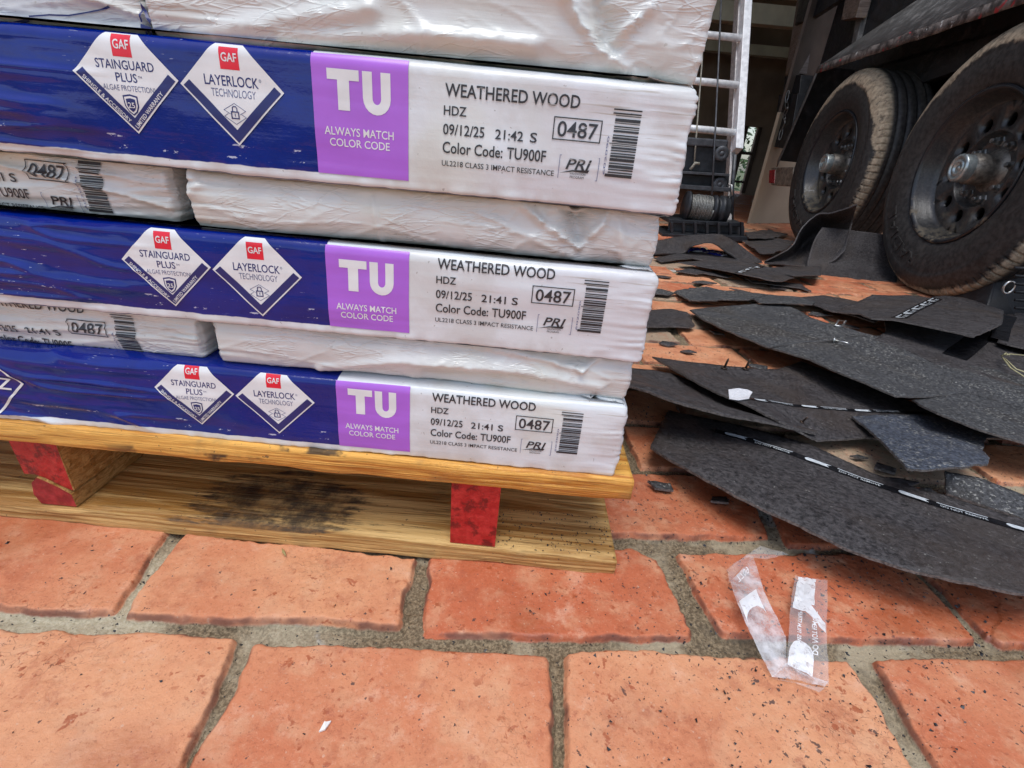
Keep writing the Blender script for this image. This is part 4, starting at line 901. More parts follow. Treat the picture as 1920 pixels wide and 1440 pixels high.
tag(from_bm('straw_strands', bm, plain('dry_straw', (.40, .36, .20), .6), None, True), 'pale dry straw strands on the dark shingles at the right edge', 'straw')

# ------------------------------------------------------------------ discarded release film in the foreground
k = N('clear_film', .10, (.80, .80, .80)); k.b.inputs['Alpha'].default_value = .22; FILM = k.m
k = N('frosted_film', .22, (.80, .79, .80)); nz = k.noise(55, 5, rough=.7); k.set(k.b.inputs['Alpha'], k.step(nz, .30, .68, .14, .68)); k.bump(k.noise(120, 4), .8, .002); FROST = k.m
k = N('film_print', .3, (.82, .82, .82)); k.set(k.b.inputs['Alpha'], k.step(k.noise(160, 5, rough=.75), .30, .48, .35, .9)); FPR = k.m
film = thing('release_film', 'crumpled clear plastic strip with white lettering lying on the front bricks', 'plastic strip', tuple(atz(1460, 1200)))
def ribbon(name, rows, mat, parent, nu=14, nv=40, bump=.0012, seed=1):
    R0 = np.array([[atz(*l), atz(*r)] for l, r in rows]); m = len(R0); t = np.linspace(0, m - 1, nv); i = np.clip(np.floor(t).astype(int), 0, m - 2); f = (t - i)[:, None, None]
    f = f * f * (3 - 2 * f) * .35 + f * .65
    E = R0[i] * (1 - f) + R0[i + 1] * f; s = np.linspace(0, 1, nu)[None, :, None]; G = E[:, :1] * (1 - s) + E[:, 1:] * s
    I, J = np.meshgrid(np.arange(nu), np.arange(nv)); G[..., 2] += bump * fbm(I * .5, J * .25, seed) + bump * .8
    me = quads(name, G.reshape(-1, 3), grid_faces(nu, nv)); o = link(name, me, mat, None, True); return under(o, parent), G
def film_text(G, items, parent, seed=0):
    nv, nu = G.shape[:2]; a = Art()
    for it in items: it(a)
    bm = bmesh.new()
    for V, F_, e, mi in a.p:
        vs = [bm.verts.new((u, v, e)) for u, v in V]
        for f in F_:
            try: bm.faces.new([vs[q] for q in f])
            except ValueError: pass
    for ax, g in ((0, .08), (1, .04)):
        t = g
        while t < 1:
            co = [0, 0, 0]; no = [0, 0, 0]; co[ax] = t; no[ax] = 1
            bmesh.ops.bisect_plane(bm, geom=bm.verts[:] + bm.edges[:] + bm.faces[:], plane_co=co, plane_no=no, dist=1e-8); t += g
    for v in bm.verts:
        x = np.clip(v.co.x, 0, 1) * (nu - 1); y = np.clip(v.co.y, 0, 1) * (nv - 1); i = min(int(x), nu - 2); j = min(int(y), nv - 2); fx, fy = x - i, y - j
        p = (G[j, i] * (1 - fx) + G[j, i + 1] * fx) * (1 - fy) + (G[j + 1, i] * (1 - fx) + G[j + 1, i + 1] * fx) * fy
        v.co = Vector(p) + Vector((0, 0, .0004 + v.co.z))
    me = bpy.data.meshes.new('film_lettering'); bm.to_mesh(me); bm.free(); return under(link('film_lettering', me, FPR), parent)
# (px, py, z) left and right edges along each length of the strip
fr_, G1 = ribbon('frosted_length', [((1368, 1093, .014), (1412, 1045, .010)), ((1385, 1140, .016), (1432, 1110, .016)), ((1404, 1185, .012), (1456, 1160, .014)), ((1424, 1228, .006), (1473, 1195, .010)), ((1447, 1272, .002), (1474, 1250, .006))], FROST, film, seed=61)
cl_, G2 = ribbon('clear_length', [((1489, 1084, .004), (1550, 1092, .003)), ((1482, 1125, .008), (1549, 1130, .007)), ((1478, 1170, .008), (1548, 1185, .009)), ((1474, 1230, .004), (1551, 1250, .006)), ((1470, 1252, .002), (1551, 1290, .002))], FILM, film, seed=63, bump=.003)
ribbon('folded_end', [((1447, 1270, .003), (1474, 1244, .007)), ((1500, 1278, .003), (1510, 1266, .006)), ((1545, 1290, .002), (1552, 1280, .004))], FROST, film, seed=65)
ribbon('upper_tail', [((1366, 1094, .014), (1412, 1047, .010)), ((1362, 1070, .010), (1400, 1042, .008)), ((1395, 1048, .005), (1425, 1026, .003)), ((1440, 1050, .002), (1478, 1042, .002))], FILM, film, seed=67, bump=.002)
ribbon('lower_fold', [((1450, 1274, .001), (1545, 1292, .001)), ((1470, 1276, .0005), (1535, 1300, .0005))], FILM, film, seed=69, nv=8)
def arcpoly(cx, y0, y1, w, e=0.):
    def f(a):
        pts = [(cx + w * math.cos(t), y1 - (y1 - y0) * .45 * (0) - .10 * 0 + (0 if math.sin(t) < 0 else 0) + .09 * math.sin(t) * -1) for t in np.linspace(0, math.pi, 9)]
        a.poly([(cx + w, y0)] + [(cx - w, y0)][:0] + [(x, y1 - 0 + (y - y1)) for x, y in pts] + [(cx - w, y0)], e, 0)
    return f
film_text(G2, [arcpoly(.34, .97, .72, .30), arcpoly(.36, .32, .10, .28, .0),
    lambda a: a.poly([(.05, .30), (.50, .31), (.96, .44), (.96, .54), (.72, .44), (.40, .38), (.05, .36)], .0002, 0),
    lambda a: a.text('DO NOT REMOVE', .62, .70, .34, .13, 0, 0, .02, ang=-math.pi / 2), lambda a: a.text('THIS FILM STRIP', .22, .68, .30, .11, 0, 0, .02, ang=-math.pi / 2),
    lambda a: a.rect(.10, .22, .01, .05, 0, 0), lambda a: a.rect(.52, .64, .015, .055, 0, 0)], film)
film_text(G1, [lambda a: a.text('7709', .25, .02, .45, .06, 0, 0, .01), arcpoly(.40, .20, .42, .34), lambda a: a.rect(.12, .4, .22, .26, .0002, 0)], film)

# ------------------------------------------------------------------ loose granules and chips
bm = bmesh.new(); gr = random.Random(21); n = 0
def chip(p, r):
    vs = [Vector((gr.gauss(0, 1), gr.gauss(0, 1), gr.gauss(0, .7))).normalized() * r * gr.uniform(.6, 1.2) for _ in range(5)]
    vs = [bm.verts.new(Vector(p) + v * 1.0) for v in vs]
    for a, b, c in ((0, 1, 2), (0, 2, 3), (0, 3, 4), (0, 4, 1), (1, 3, 2), (1, 4, 3)): bm.faces.new((vs[a], vs[b], vs[c]))
while n < 4200:
    x = gr.uniform(-.45, .62); y = gr.uniform(.12, .62)
    dens = .05 + .95 * min(1, max(0, (x + .02) / .30)) * (.5 + .9 * max(0, float(vn(x * 14, y * 14, 5)) + .3))
    if gr.random() > dens or (y > .31 and x < .11): continue
    chip((x, y, gr.uniform(-.0005, .0006)), gr.choice((.0006, .0007, .0009, .0011, .0013, .0018))); n += 1
for q in range(260):
    x = gr.uniform(.0, .10); chip((x, gr.uniform(.318, .37), .0148), gr.choice((.0005, .0008, .0011)))
for q in range(900):
    x = gr.uniform(.1, 1.0); y = gr.uniform(.5, 1.6); chip((x, y, .0008), gr.choice((.001, .0014, .0018)))
tag(from_bm('loose_granules', bm, plain('granule_black', (.022, .022, .025), .45, var=.6, scale=200)), None, None, kind='stuff')
bm = bmesh.new()
for s_, (x, y) in ((1.0, (608, 1362)),):
    p = Vector(atz(x, y, .002)); q = [p + Vector(v) for v in ((-.002, -.003, 0), (.0012, -.0018, .0008), (.0028, .0035, .0002), (.0004, .0018, .0016), (-.001, .003, 0))]
    vs = [bm.verts.new(v) for v in q]; f = bm.faces.new(vs); r = bmesh.ops.extrude_face_region(bm, geom=[f]); [setattr(v.co, 'z', v.co.z - .0012) for v in r['geom'] if isinstance(v, bmesh.types.BMVert)]
tag(from_bm('paint_chip', bm, plain('white_chip', (.8, .78, .74), .5)), 'tiny white chip on the front middle brick', 'chip')
bm = bmesh.new(); p = Vector(atz(532, 1035, .003)); tube(bm, [p + Vector((-.003, .0035, 0)), p, p + Vector((.0035, -.004, 0))], .001, 8, rs=[.0003, .0013, .0003])
tag(from_bm('seed_husk', bm, plain('husk', (.35, .27, .10), .6), None, True), 'small tan seed husk on the brick in front of the pallet', 'seed')

# ------------------------------------------------------------------ the trailer
TP = np.array((1.305, 1.702, .381)); TA = R_(85.62)
TU_ = np.array((math.cos(TA), math.sin(TA), 0)); TO = np.array((-math.sin(TA), math.cos(TA), 0)); TZ = np.array((0, 0, 1.0))
def tl(t, o, z): p = TP + TU_ * t + TO * o; return Vector((p[0], p[1], z))      # along, outwards, height
trailer = thing('utility_trailer', 'black steel trailer with muddy tandem wheels and battered fender at the right', 'trailer', tuple(tl(.5, -.3, 0)))
def tchild(o): return under(o, trailer)
def mat_tyre():
    k = N('tyre_rubber', .62, spec=.3); r = k.at('rr'); ao = k.at('oo'); n1 = k.noise(11, 5, rough=.65); n2 = k.noise(70, 4)
    c = k.mix(k.step(n2, .3, .7), (.022, .020, .019), (.050, .046, .043))
    z = k.xyz()[2]
    lim = k.ma('ADD', k.ma('ADD', r, k.ma('MULTIPLY', k.ma('SUBTRACT', n1, .5), .065)), k.ma('MULTIPLY', k.ma('SUBTRACT', n2, .5), .016))
    up = k.ma('ADD', k.ma('MULTIPLY', k.step(z, .36, .62), .045), k.at('mud'))
    mud = k.ma('MULTIPLY', k.step(k.ma('ADD', lim, up), .372, .386), k.step(ao, -.050, -.030))
    c = k.mix(k.ma('MULTIPLY', mud, k.step(k.noise(40, 5, rough=.75), .30, .52, .25, .92)), c, k.mix(k.step(n2, .3, .7), (.30, .235, .16), (.50, .40, .28)))
    c = k.mix(k.ma('MULTIPLY', k.step(n1, .50, .68), .12), c, (.13, .11, .09))
    k.color(c); k.rough(k.n('Mix', Factor=mud, A=.5, B=.85).outputs[0]); k.bump(k.ma('ADD', n2, k.noise(260, 3)), .18, .002); return k.m
def mat_rim():
    k = N('black_rim_paint', .32, spec=.5); n1 = k.noise(9, 5, rough=.7); n2 = k.noise(120, 4, rough=.7); r = k.at('rr'); z = k.xyz()[2]
    c = k.mix(k.step(n2, .35, .65), (.030, .029, .029), (.058, .054, .050)); c = k.mix(k.ma('MULTIPLY', k.step(k.noise(300, 3, rough=.7), .60, .68), .3), c, (.15, .14, .12)); c = k.mix(k.step(k.at('dep'), .0625, .066), c, (.004, .004, .004))  # hole walls and back coloured near black: recess shade painted in by depth
    dust = k.ma('MULTIPLY', k.step(k.ma('ADD', n1, k.ma('MULTIPLY', k.ma('SUBTRACT', .34, z), .9)), .54, .74), k.step(k.noise(40, 4, rough=.75), .36, .62))
    c = k.mix(k.ma('MULTIPLY', dust, .7), c, (.24, .19, .12))
    c = k.mix(k.ma('MULTIPLY', k.step(r, .205, .212), k.step(dust, .6, .2)), c, (.014, .015, .018))
    k.color(c); k.rough(k.n('Mix', Factor=dust, A=.28, B=.8).outputs[0]); k.bump(n2, .3, .002); return k.m
def mat_black(name, base=(.010, .010, .011), worn=.5, rough=.45):
    k = N(name, rough); n2 = k.noise(26, 5, rough=.7); v = k.n('Mapping', Vector=k.co()); v.inputs['Scale'].default_value = (10, 5, 45)
    sc = k.step(k.noise(2.4, 5, vec=v.outputs[0], rough=.75), .62, .70)
    c = k.mix(k.step(n2, .45, .7), base, tuple(x * 2.2 for x in base)); c = k.mix(k.ma('MULTIPLY', sc, worn), c, (.30, .30, .29))
    k.color(c); k.rough(k.step(n2, .3, .7, rough - .12, rough + .2)); k.bump(n2, .25, .003); return k.m
MAT['tyre'] = mat_tyre(); MAT['rim'] = mat_rim(); MAT['tblack'] = mat_black('black_trailer_paint', worn=.18)
MAT['fender'] = mat_black('scratched_fender_steel', (.085, .082, .078), .8, .5)
def mat_edge():
    k = N('fender_edge_with_tape_remains', .5); t = k.at('tt'); n = k.noise(24, 5, rough=.7); n2 = k.noise(70, 4)
    c = k.mix(k.step(n, .4, .65), (.03, .024, .022), (.19, .16, .145))
    seg = k.ma('FRACT', k.ma('MULTIPLY', t, 1.9))
    red = k.ma('MULTIPLY', k.step(seg, .42, .38), k.step(k.noise(30, 4, rough=.6), .58, .64)); wht = k.ma('MULTIPLY', k.step(seg, .52, .55), k.step(k.noise(34, 4, rough=.7), .60, .65))
    c = k.mix(k.ma('MULTIPLY', red, .85), c, (.42, .018, .03)); c = k.mix(k.ma('MULTIPLY', wht, .8), c, (.60, .60, .58)); k.color(c); k.bump(n2, .4, .002); return k.m
MAT['edge'] = mat_edge()
MAT['hub'] = plain('greased_hub_steel', (.17, .15, .125), .45, .5, var=.45, scale=70); MAT['hubcap'] = plain('zinc_hub_cap', (.42, .46, .45), .32, .7, var=.25, scale=90)
MAT['weather'] = mat_wood('weathered_stake_wood', (.095, .065, .05), (.19, .145, .12), None, .6); MAT['bare_steel'] = plain('dull_grey_steel', (.22, .22, .21), .4, .8, var=.3)
def wheel(t0, mudlvl, spin):
    c = tl(t0, 0, .381); n = 192
    bm = bmesh.new()
    prof = [(.219, -.012), (.222, -.002), (.217, .0015), (.211, -.002), (.206, -.010), (.205, -.026), (.200, -.032), (.198, -.046), (.193, -.052), (.190, -.058), (.186, -.060)]
    rings = lathe(bm, prof, 96, TO, c, TU_, TZ)
    # disc with round hand holes
    HR, HC, RI, RO = .0195, .137, .1085, .186
    for h in range(10):
        am = spin + h * math.pi / 5; half = math.pi / 10; inn, outr, bck = [], [], []
        angs = sorted([2 * math.pi * q / 36 for q in range(36)] + [math.atan2(r_ * math.sin(sg), r_ * math.cos(sg) - HC) % (2 * math.pi) for r_ in (RI, RO) for sg in (-half, half)])
        for an in angs:
            dx, dy = math.cos(an), math.sin(an); lo_, hi_ = HR, .2
            for _ in range(40):
                m_ = (lo_ + hi_) / 2; px_, py_ = HC + m_ * dx, m_ * dy
                if RI <= math.hypot(px_, py_) <= RO and abs(math.atan2(py_, px_)) <= half: lo_ = m_
                else: hi_ = m_
            for lst, rr, oo in ((inn, HR, -.060), (outr, lo_, -.060), (bck, HR * .96, -.078)):
                px_, py_ = HC + rr * dx, rr * dy; X_, Y_ = px_ * math.cos(am) - py_ * math.sin(am), px_ * math.sin(am) + py_ * math.cos(am)
                lst.append(bm.verts.new(Vector(c) + Vector(TO) * oo + Vector(TU_) * X_ + Vector(TZ) * Y_))
        m_ = len(angs)
        for q in range(m_):
            q2 = (q + 1) % m_; bm.faces.new((outr[q], outr[q2], inn[q2], inn[q])); bm.faces.new((inn[q], inn[q2], bck[q2], bck[q]))
    rr2 = lathe(bm, [(.1085, -.060), (.106, -.064), (.101, -.080), (.097, -.085), (.060, -.085), (.030, -.085)], 64, TO, c, TU_, TZ)
    lathe(bm, [(.190, -.20), (.186, -.061)], 48, TO, c, TU_, TZ); rb_ = lathe(bm, [(.190, -.145), (.02, -.145)], 48, TO, c, TU_, TZ)
    bmesh.ops.remove_doubles(bm, verts=bm.verts, dist=.0004)
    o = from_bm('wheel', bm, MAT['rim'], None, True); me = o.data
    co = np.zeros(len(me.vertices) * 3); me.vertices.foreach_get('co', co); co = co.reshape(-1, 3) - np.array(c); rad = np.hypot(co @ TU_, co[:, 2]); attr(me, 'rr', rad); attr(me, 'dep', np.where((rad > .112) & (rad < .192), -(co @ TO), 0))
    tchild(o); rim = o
    # tyre
    bm = bmesh.new()
    prof = [(.214, -.016), (.222, -.006), (.232, .001), (.255, .006), (.262, .0085), (.285, .0105), (.310, .0095), (.318, .0085), (.322, .0100), (.330, .0095), (.345, .0040), (.356, -.0010), (.362, -.0060), (.366, -.0120), (.3745, -.0165), (.3800, -.0230), (.3820, -.0300)]
    o0 = -.0300
    for g in range(4):
        q = o0 - .012 - g * .036
        prof += [(.3835, q - .004), (.3840, q - .012), (.3835, q - .0165), (.3760, q - .018), (.3760, q - .0225), (.3835, q - .024)]
    prof += [(.382, -.196), (.372, -.210), (.345, -.222), (.30, -.228), (.23, -.222), (.214, -.205)]
    sip = {0: 0}
    def rad(r, o, k_): return r - (.0075 if (.365 < r < .383 and o > -.031 and k_ % 8 == 0) else 0) 
    rings = lathe(bm, prof, 720, TO, c, TU_, TZ, rad=rad)
    for v in bm.verts:            # flattened where it stands on the bricks
        if v.co.z < .004: v.co.z = .004
    ty = from_bm('tyre', bm, MAT['tyre'], None, True); me = ty.data
    co = np.zeros(len(me.vertices) * 3); me.vertices.foreach_get('co', co); co = co.reshape(-1, 3) - np.array(c); attr(me, 'rr', np.hypot(co @ TU_, co[:, 2])); attr(me, 'oo', co @ TO); attr(me, 'mud', np.full(len(co), mudlvl))
    ty.parent = rim
    # raised lettering running round the sidewall
    a = Art(); a.text('RADIAL', 0, 0, .30, .034, 0, 0, .012); V, F_, e, mi = a.p[0]; bm = bmesh.new()
    vs = []
    for u, h in V:
        ang = -math.pi * .5 + .35 + .0 - 0 if False else None
        th = math.radians(-112) + u / .30            # clockwise seen from outside
        r_ = .268 + h; vs.append((th, r_))
    bv = [bm.verts.new((th, r_, 0)) for th, r_ in vs]
    for f in F_:
        try: bm.faces.new([bv[q] for q in f])
        except ValueError: pass
    r = bmesh.ops.extrude_face_region(bm, geom=bm.faces[:]); top = {v for v in r['geom'] if isinstance(v, bmesh.types.BMVert)}
    for v in bm.verts:
        th, r_ = v.co.x, v.co.y; o_ = .0100 + (.0034 if v in top else -.003); ph = th
        q = Vector(c) + Vector(TO) * o_ + (Vector(TU_) * math.cos(ph) * -1 * -1 + Vector(TZ) * math.sin(ph)) * r_ if False else None
        ph = math.radians(-50) + (th + math.radians(112))     # angle in the (along, up) plane; grows from the near bottom towards the far side
        v.co = Vector(c) + Vector(TO) * o_ + (Vector(TU_) * math.cos(ph - math.radians(36)) + Vector(TZ) * math.sin(ph - math.radians(36))) * r_
    lt = from_bm('sidewall_lettering', bm, MAT['tyre'], None, False); attr(lt.data, 'rr', np.full(len(lt.data.vertices), .25)); lt.parent = rim
    # hub and nuts
    bm = bmesh.new(); hb = lathe(bm, [(.062, -.086), (.056, -.080), (.047, -.076), (.045, -.060), (.0445, -.022), (.041, -.018), (.040, -.012)], 48, TO, c, TU_, TZ); bm.faces.new(hb[-1]); h = from_bm('hub', bm, MAT['hub'], None, True); h.parent = rim
    bm = bmesh.new(); hb = lathe(bm, [(.0395, -.016), (.0395, .012), (.0385, .0145), (.0345, .0170), (.0290, .0170), (.0275, .0135), (.0235, .0130), (.0220, .0165), (.0150, .0165), (.0135, .0120), (.0065, .0120), (.0050, .0150)], 48, TO, c, TU_, TZ); bm.faces.new(hb[-1])
    h = from_bm('hub_cap', bm, MAT['hubcap'], None, True); h.parent = rim
    for q in range(8):
        a = spin + math.radians(7.5) + q * math.pi / 4; b = Vector(c) + Vector(TU_) * (.0825 * math.cos(a)) + Vector(TZ) * (.0825 * math.sin(a)); bm = bmesh.new()
        hb = lathe(bm, [(.0165, -.086), (.0145, -.083), (.0125, -.082), (.0122, -.072), (.0100, -.068), (.0072, -.068)], 6, TO, b, TU_, TZ); hb2 = lathe(bm, [(.0072, -.069), (.0072, -.058), (.0058, -.055)], 14, TO, b, TU_, TZ); bm.faces.new(hb2[-1])
        h = from_bm('lug_nut', bm, MAT['bare_steel']); h.parent = rim
    return rim
w1 = wheel(0, .008, R_(26.5)); w2 = wheel(.91, .012, R_(12))
bm = bmesh.new(); q = Vector(tl(0, -.09, .381)) + Vector(TU_) * .02 - Vector(TZ) * .152; hexa(bm, [q + Vector(TO) * o + Vector(TU_) * (a) + Vector(TZ) * (b) for o in (-.0, .0015) for a, b in ((-.030, -.020), (-.018, -.022), (.022, .022), (.008, .020))])
tag(from_bm('paper_scrap', bm, plain('pale_orange_paper', (.55, .40, .32), .6)), 'pale paper scrap stuck inside the near wheel rim', 'paper scrap')

# fender: folded edge strip, scratched top plate, sloping end leg, dark inner wall
FZ, FO = .792, .012
bm = bmesh.new()
ts = np.linspace(-1.0, 1.312, 90)
def strip_obj(name, rows, mat, thick, tt):
    V = np.concatenate([np.array(rows[0]), np.array(rows[1])]); n_ = len(rows[0]); nrm = np.cross(np.array(rows[0][1]) - np.array(rows[0][0]), np.array(rows[1][0]) - np.array(rows[0][0])); nrm = nrm / np.linalg.norm(nrm) * thick
    V2 = np.concatenate([V, V - nrm]); g = grid_faces(n_, 2); i = np.arange(2 * n_).reshape(2, n_); rim = np.concatenate([i[0], i[1, ::-1]]); rn = np.roll(rim, -1)
    me = quads(name, V2, np.concatenate([g, g[:, ::-1] + 2 * n_, np.stack([rn, rim, rim + 2 * n_, rn + 2 * n_], -1)])); attr(me, 'tt', np.concatenate([tt, tt, tt, tt]))
    bm = bmesh.new(); bm.from_mesh(me); bmesh.ops.recalc_face_normals(bm, faces=bm.faces); bm.to_mesh(me); bm.free(); return tchild(link(name, me, mat))
wob = .003 * vn(ts * 7, ts * 0, 71) + .002 * vn(ts * 23, ts * 0, 72)
lo = [tl(t, FO + w, FZ + w * .6) for t, w in zip(ts, wob)]; hi = [tl(t, FO + w * .7, FZ + .034 + w * .4) for t, w in zip(ts, wob)]
strip_obj('fender_edge', (lo, hi), MAT['edge'], .004, ts)
cor = tl(1.312, FO, FZ + .034)
in_p = atplane(1722, 0, tl(0, -.15, 0), TO); ti = float((in_p - TP) @ TU_); zi = float(in_p[2])
pl_i = [tl(1.312 + (t - 1.312) * 1.0, FO - .006 - .155 * min(1, (1.312 - t) / max(1.312 - ti, .1)) , FZ + .034 + (zi - FZ - .034) * min(1, (1.312 - t) / max(1.312 - ti, .1))) for t in ts]
pl_o = [tl(t, FO + w * .7 - .001, FZ + .0345 + w * .4) for t, w in zip(ts, wob)]
strip_obj('fender_top', (pl_o, pl_i), MAT['fender'], .003, ts)
t2 = np.linspace(0, 1, 20); l0 = [tl(1.312 + .185 * a, FO, FZ + .034 - .44 * a) for a in t2]; l1 = [tl(1.312 - .012 + .185 * a, FO, FZ - .44 * a) for a in t2]
strip_obj('fender_leg', (l1, l0), MAT['fender'], .004, t2 + 4)
bm = bmesh.new()
hexa(bm, [tl(1.312, FO, FZ + .03), tl(1.497, FO, FZ + .034 - .44), tl(1.497, -.26, FZ + .034 - .44), tl(1.312, -.26, FZ + .03), tl(1.318, FO, FZ + .031), tl(1.503, FO, FZ + .034 - .44), tl(1.503, -.26, FZ + .034 - .44), tl(1.318, -.26, FZ + .031)])
tchild(from_bm('fender_end_plate', bm, MAT['tblack']))
bm = bmesh.new(); hexa(bm, [tl(-1.0, -.28, .28), tl(1.75, -.28, .28), tl(1.75, -.31, .28), tl(-1.0, -.31, .28), tl(-1.0, -.28, 1.0), tl(1.75, -.28, 1.0), tl(1.75, -.31, 1.0), tl(-1.0, -.31, 1.0)]); tchild(from_bm('frame_side', bm, MAT['tblack']))
bm = bmesh.new(); hexa(bm, [tl(-1.2, -.165, .86), tl(1.78, -.165, .60), tl(1.78, -.20, .60), tl(-1.2, -.20, .86), tl(-1.2, -.165, 2.1), tl(1.78, -.165, 2.1), tl(1.78, -.20, 2.1), tl(-1.2, -.20, 2.1)]); tchild(from_bm('side_panel', bm, MAT['tblack']))
bm = bmesh.new(); hexa(bm, [tl(-.9, -.165, FZ + .005), tl(1.31, -.165, FZ + .005), tl(1.31, -.30, FZ + .005), tl(-.9, -.30, FZ + .005), tl(-.9, -.165, FZ + .02), tl(1.31, -.165, FZ + .02), tl(1.31, -.30, FZ + .02), tl(-.9, -.30, FZ + .02)]); tchild(from_bm('fender_underside', bm, MAT['tblack']))
for t_ in (0, .91): bm = bmesh.new(); tube(bm, [tl(t_, -.22, .381), tl(t_, -1.6, .381)], .035, 12); tchild(from_bm('axle', bm, MAT['tblack']))
def tpx(x, y, o): return Vector(atplane(x, y, tl(0, o, 0), TO))
def post(name, pxq, o, thick, mat, seed=0):
    p = [tpx(x, y, o) for x, y in pxq]; bm = bmesh.new(); hexa(bm, [p[0], p[1], p[1] - Vector(TO) * thick, p[0] - Vector(TO) * thick, p[3], p[2], p[2] - Vector(TO) * thick, p[3] - Vector(TO) * thick]); bevel(bm, .003); return tchild(from_bm(name, bm, mat))
post('wood_stake', [(1472, 141), (1497, 138), (1524, -30), (1499, -30)], -.10, .05, MAT['weather'])
post('wood_stake', [(1577, 38), (1604, 33), (1622, -30), (1590, -30)], -.10, .05, MAT['weather'])
post('stake_pocket', [(1465, 205), (1495, 205), (1502, 140), (1471, 143)], -.085, .075, MAT['tblack'])
post('upper_rail', [(1490, 48), (1520, 35), (1590, -10), (1500, -10)], -.088, .03, MAT['tblack'])
post('corner_strap', [(1491, 44), (1517, 38), (1522, 20), (1494, 26)], -.078, .02, MAT['tblack'])
post('gusset_plate', [(1448, 275), (1478, 280), (1496, 175), (1460, 178)], -.07, .06, MAT['tblack'])
post('side_rib', [(1596, 84), (1604, 82), (1632, -30), (1616, -30)], -.140, .025, MAT['fender'])
# tail lamp box
bm = bmesh.new(); p = [tpx(*q, -.02) for q in ((1445, 347), (1486, 349), (1487, 313), (1446, 314))]; hexa(bm, [p[0], p[1], p[1] - Vector(TO) * .08, p[0] - Vector(TO) * .08, p[3], p[2], p[2] - Vector(TO) * .08, p[3] - Vector(TO) * .08]); bevel(bm, .004)
bxo = tchild(from_bm('lamp_box', bm, plain('rusted_lamp_box', (.20, .165, .13), .6, .2, var=.4, scale=50)))
bm = bmesh.new(); p = [tpx(*q, -.018) for q in ((1441, 343), (1452, 344), (1453, 318), (1442, 319))]; hexa(bm, [p[0], p[1], p[1] - Vector(TO) * .07, p[0] - Vector(TO) * .07, p[3], p[2], p[2] - Vector(TO) * .07, p[3] - Vector(TO) * .07]); bevel(bm, .004)
h = from_bm('red_lens', bm, plain('red_lens', (.30, .02, .025), .2, var=.3)); h.parent = bxo
# chain hanging by the stake pocket
bm = bmesh.new(); cp = [tpx(x, y, -.05) for x, y in ((1478, 172), (1474, 190), (1476, 203), (1470, 216), (1472, 230), (1466, 244), (1462, 260))]; P = resample([tuple(c_) for c_ in cp], .026, False)
for i, (a, b) in enumerate(zip(P, P[1:])):
    a = Vector(a); b = Vector(b); d = b - a; m = (a + b) / 2; L = d.length * .66; d.normalize(); s_ = d.orthogonal() if i % 2 else d.cross(d.orthogonal()); s_.normalize()
    lp_ = [m + d * (L * math.cos(q)) + s_ * (.008 * math.sin(q)) for q in np.linspace(0, 2 * math.pi, 13)]; tube(bm, lp_, .0026, 6, caps=False)
tchild(from_bm('chain', bm, MAT['bare_steel'], None, True))

# black ribbed wheel chock at the right edge, in front of the near wheel
ch = thing('wheel_chock', 'black ribbed plastic wheel chock with a metal eyelet beside the near wheel', 'wheel chock', tuple(atz(1900, 605)))
def cy(x, y, Y): return Vector(aty(x, y, Y))
bm = bmesh.new()
pr = [(1846, 585, 1.40), (1905, 604, 1.36), (1990, 612, 1.33), (1990, 470, 1.40), (1940, 490, 1.42), (1868, 515, 1.46)]
fr_ = [bm.verts.new(cy(*q)) for q in pr]; bk_ = [bm.verts.new(v.co + Vector((.03, .16, 0))) for v in fr_]
bm.faces.new(fr_); bm.faces.new(bk_[::-1])
for i in range(6): bm.faces.new((fr_[i], fr_[(i + 1) % 6], bk_[(i + 1) % 6], bk_[i]))
bevel(bm, .006); under(from_bm('chock_body', bm, mat_black('black_chock_rubber', (.016, .016, .017), .15, .55)), ch)
for i in range(7):
    bm = bmesh.new(); y = 502 + i * 15; tube(bm, [cy(1903, y, 1.355), cy(1990, y + 6, 1.335)], .004, 8); under(from_bm('rib', bm, MAT['tblack'], None, True), ch)
c = cy(1889, 538, 1.36); bm = bmesh.new(); ring = [c + Vector((.0135 * math.cos(a), -.004, .016 * math.sin(a))) for a in np.linspace(0, 2 * math.pi, 25)]; tube(bm, ring, .0026, 8, caps=False); under(from_bm('eyelet', bm, MAT['steel'], None, True), ch)
bm = bmesh.new(); lathe(bm, [(.013, .0), (.012, .003), (.001, .0032)], 24, (0, -1, 0), c + Vector((0, -.002, 0)), (1, 0, 0), (0, 0, 1)); under(from_bm('eyelet_hole_shade', bm, plain('hole_shade_black', (.002, .002, .002), .9), None, True), ch)  # black disc in place of a real hole, its shade put into the colour

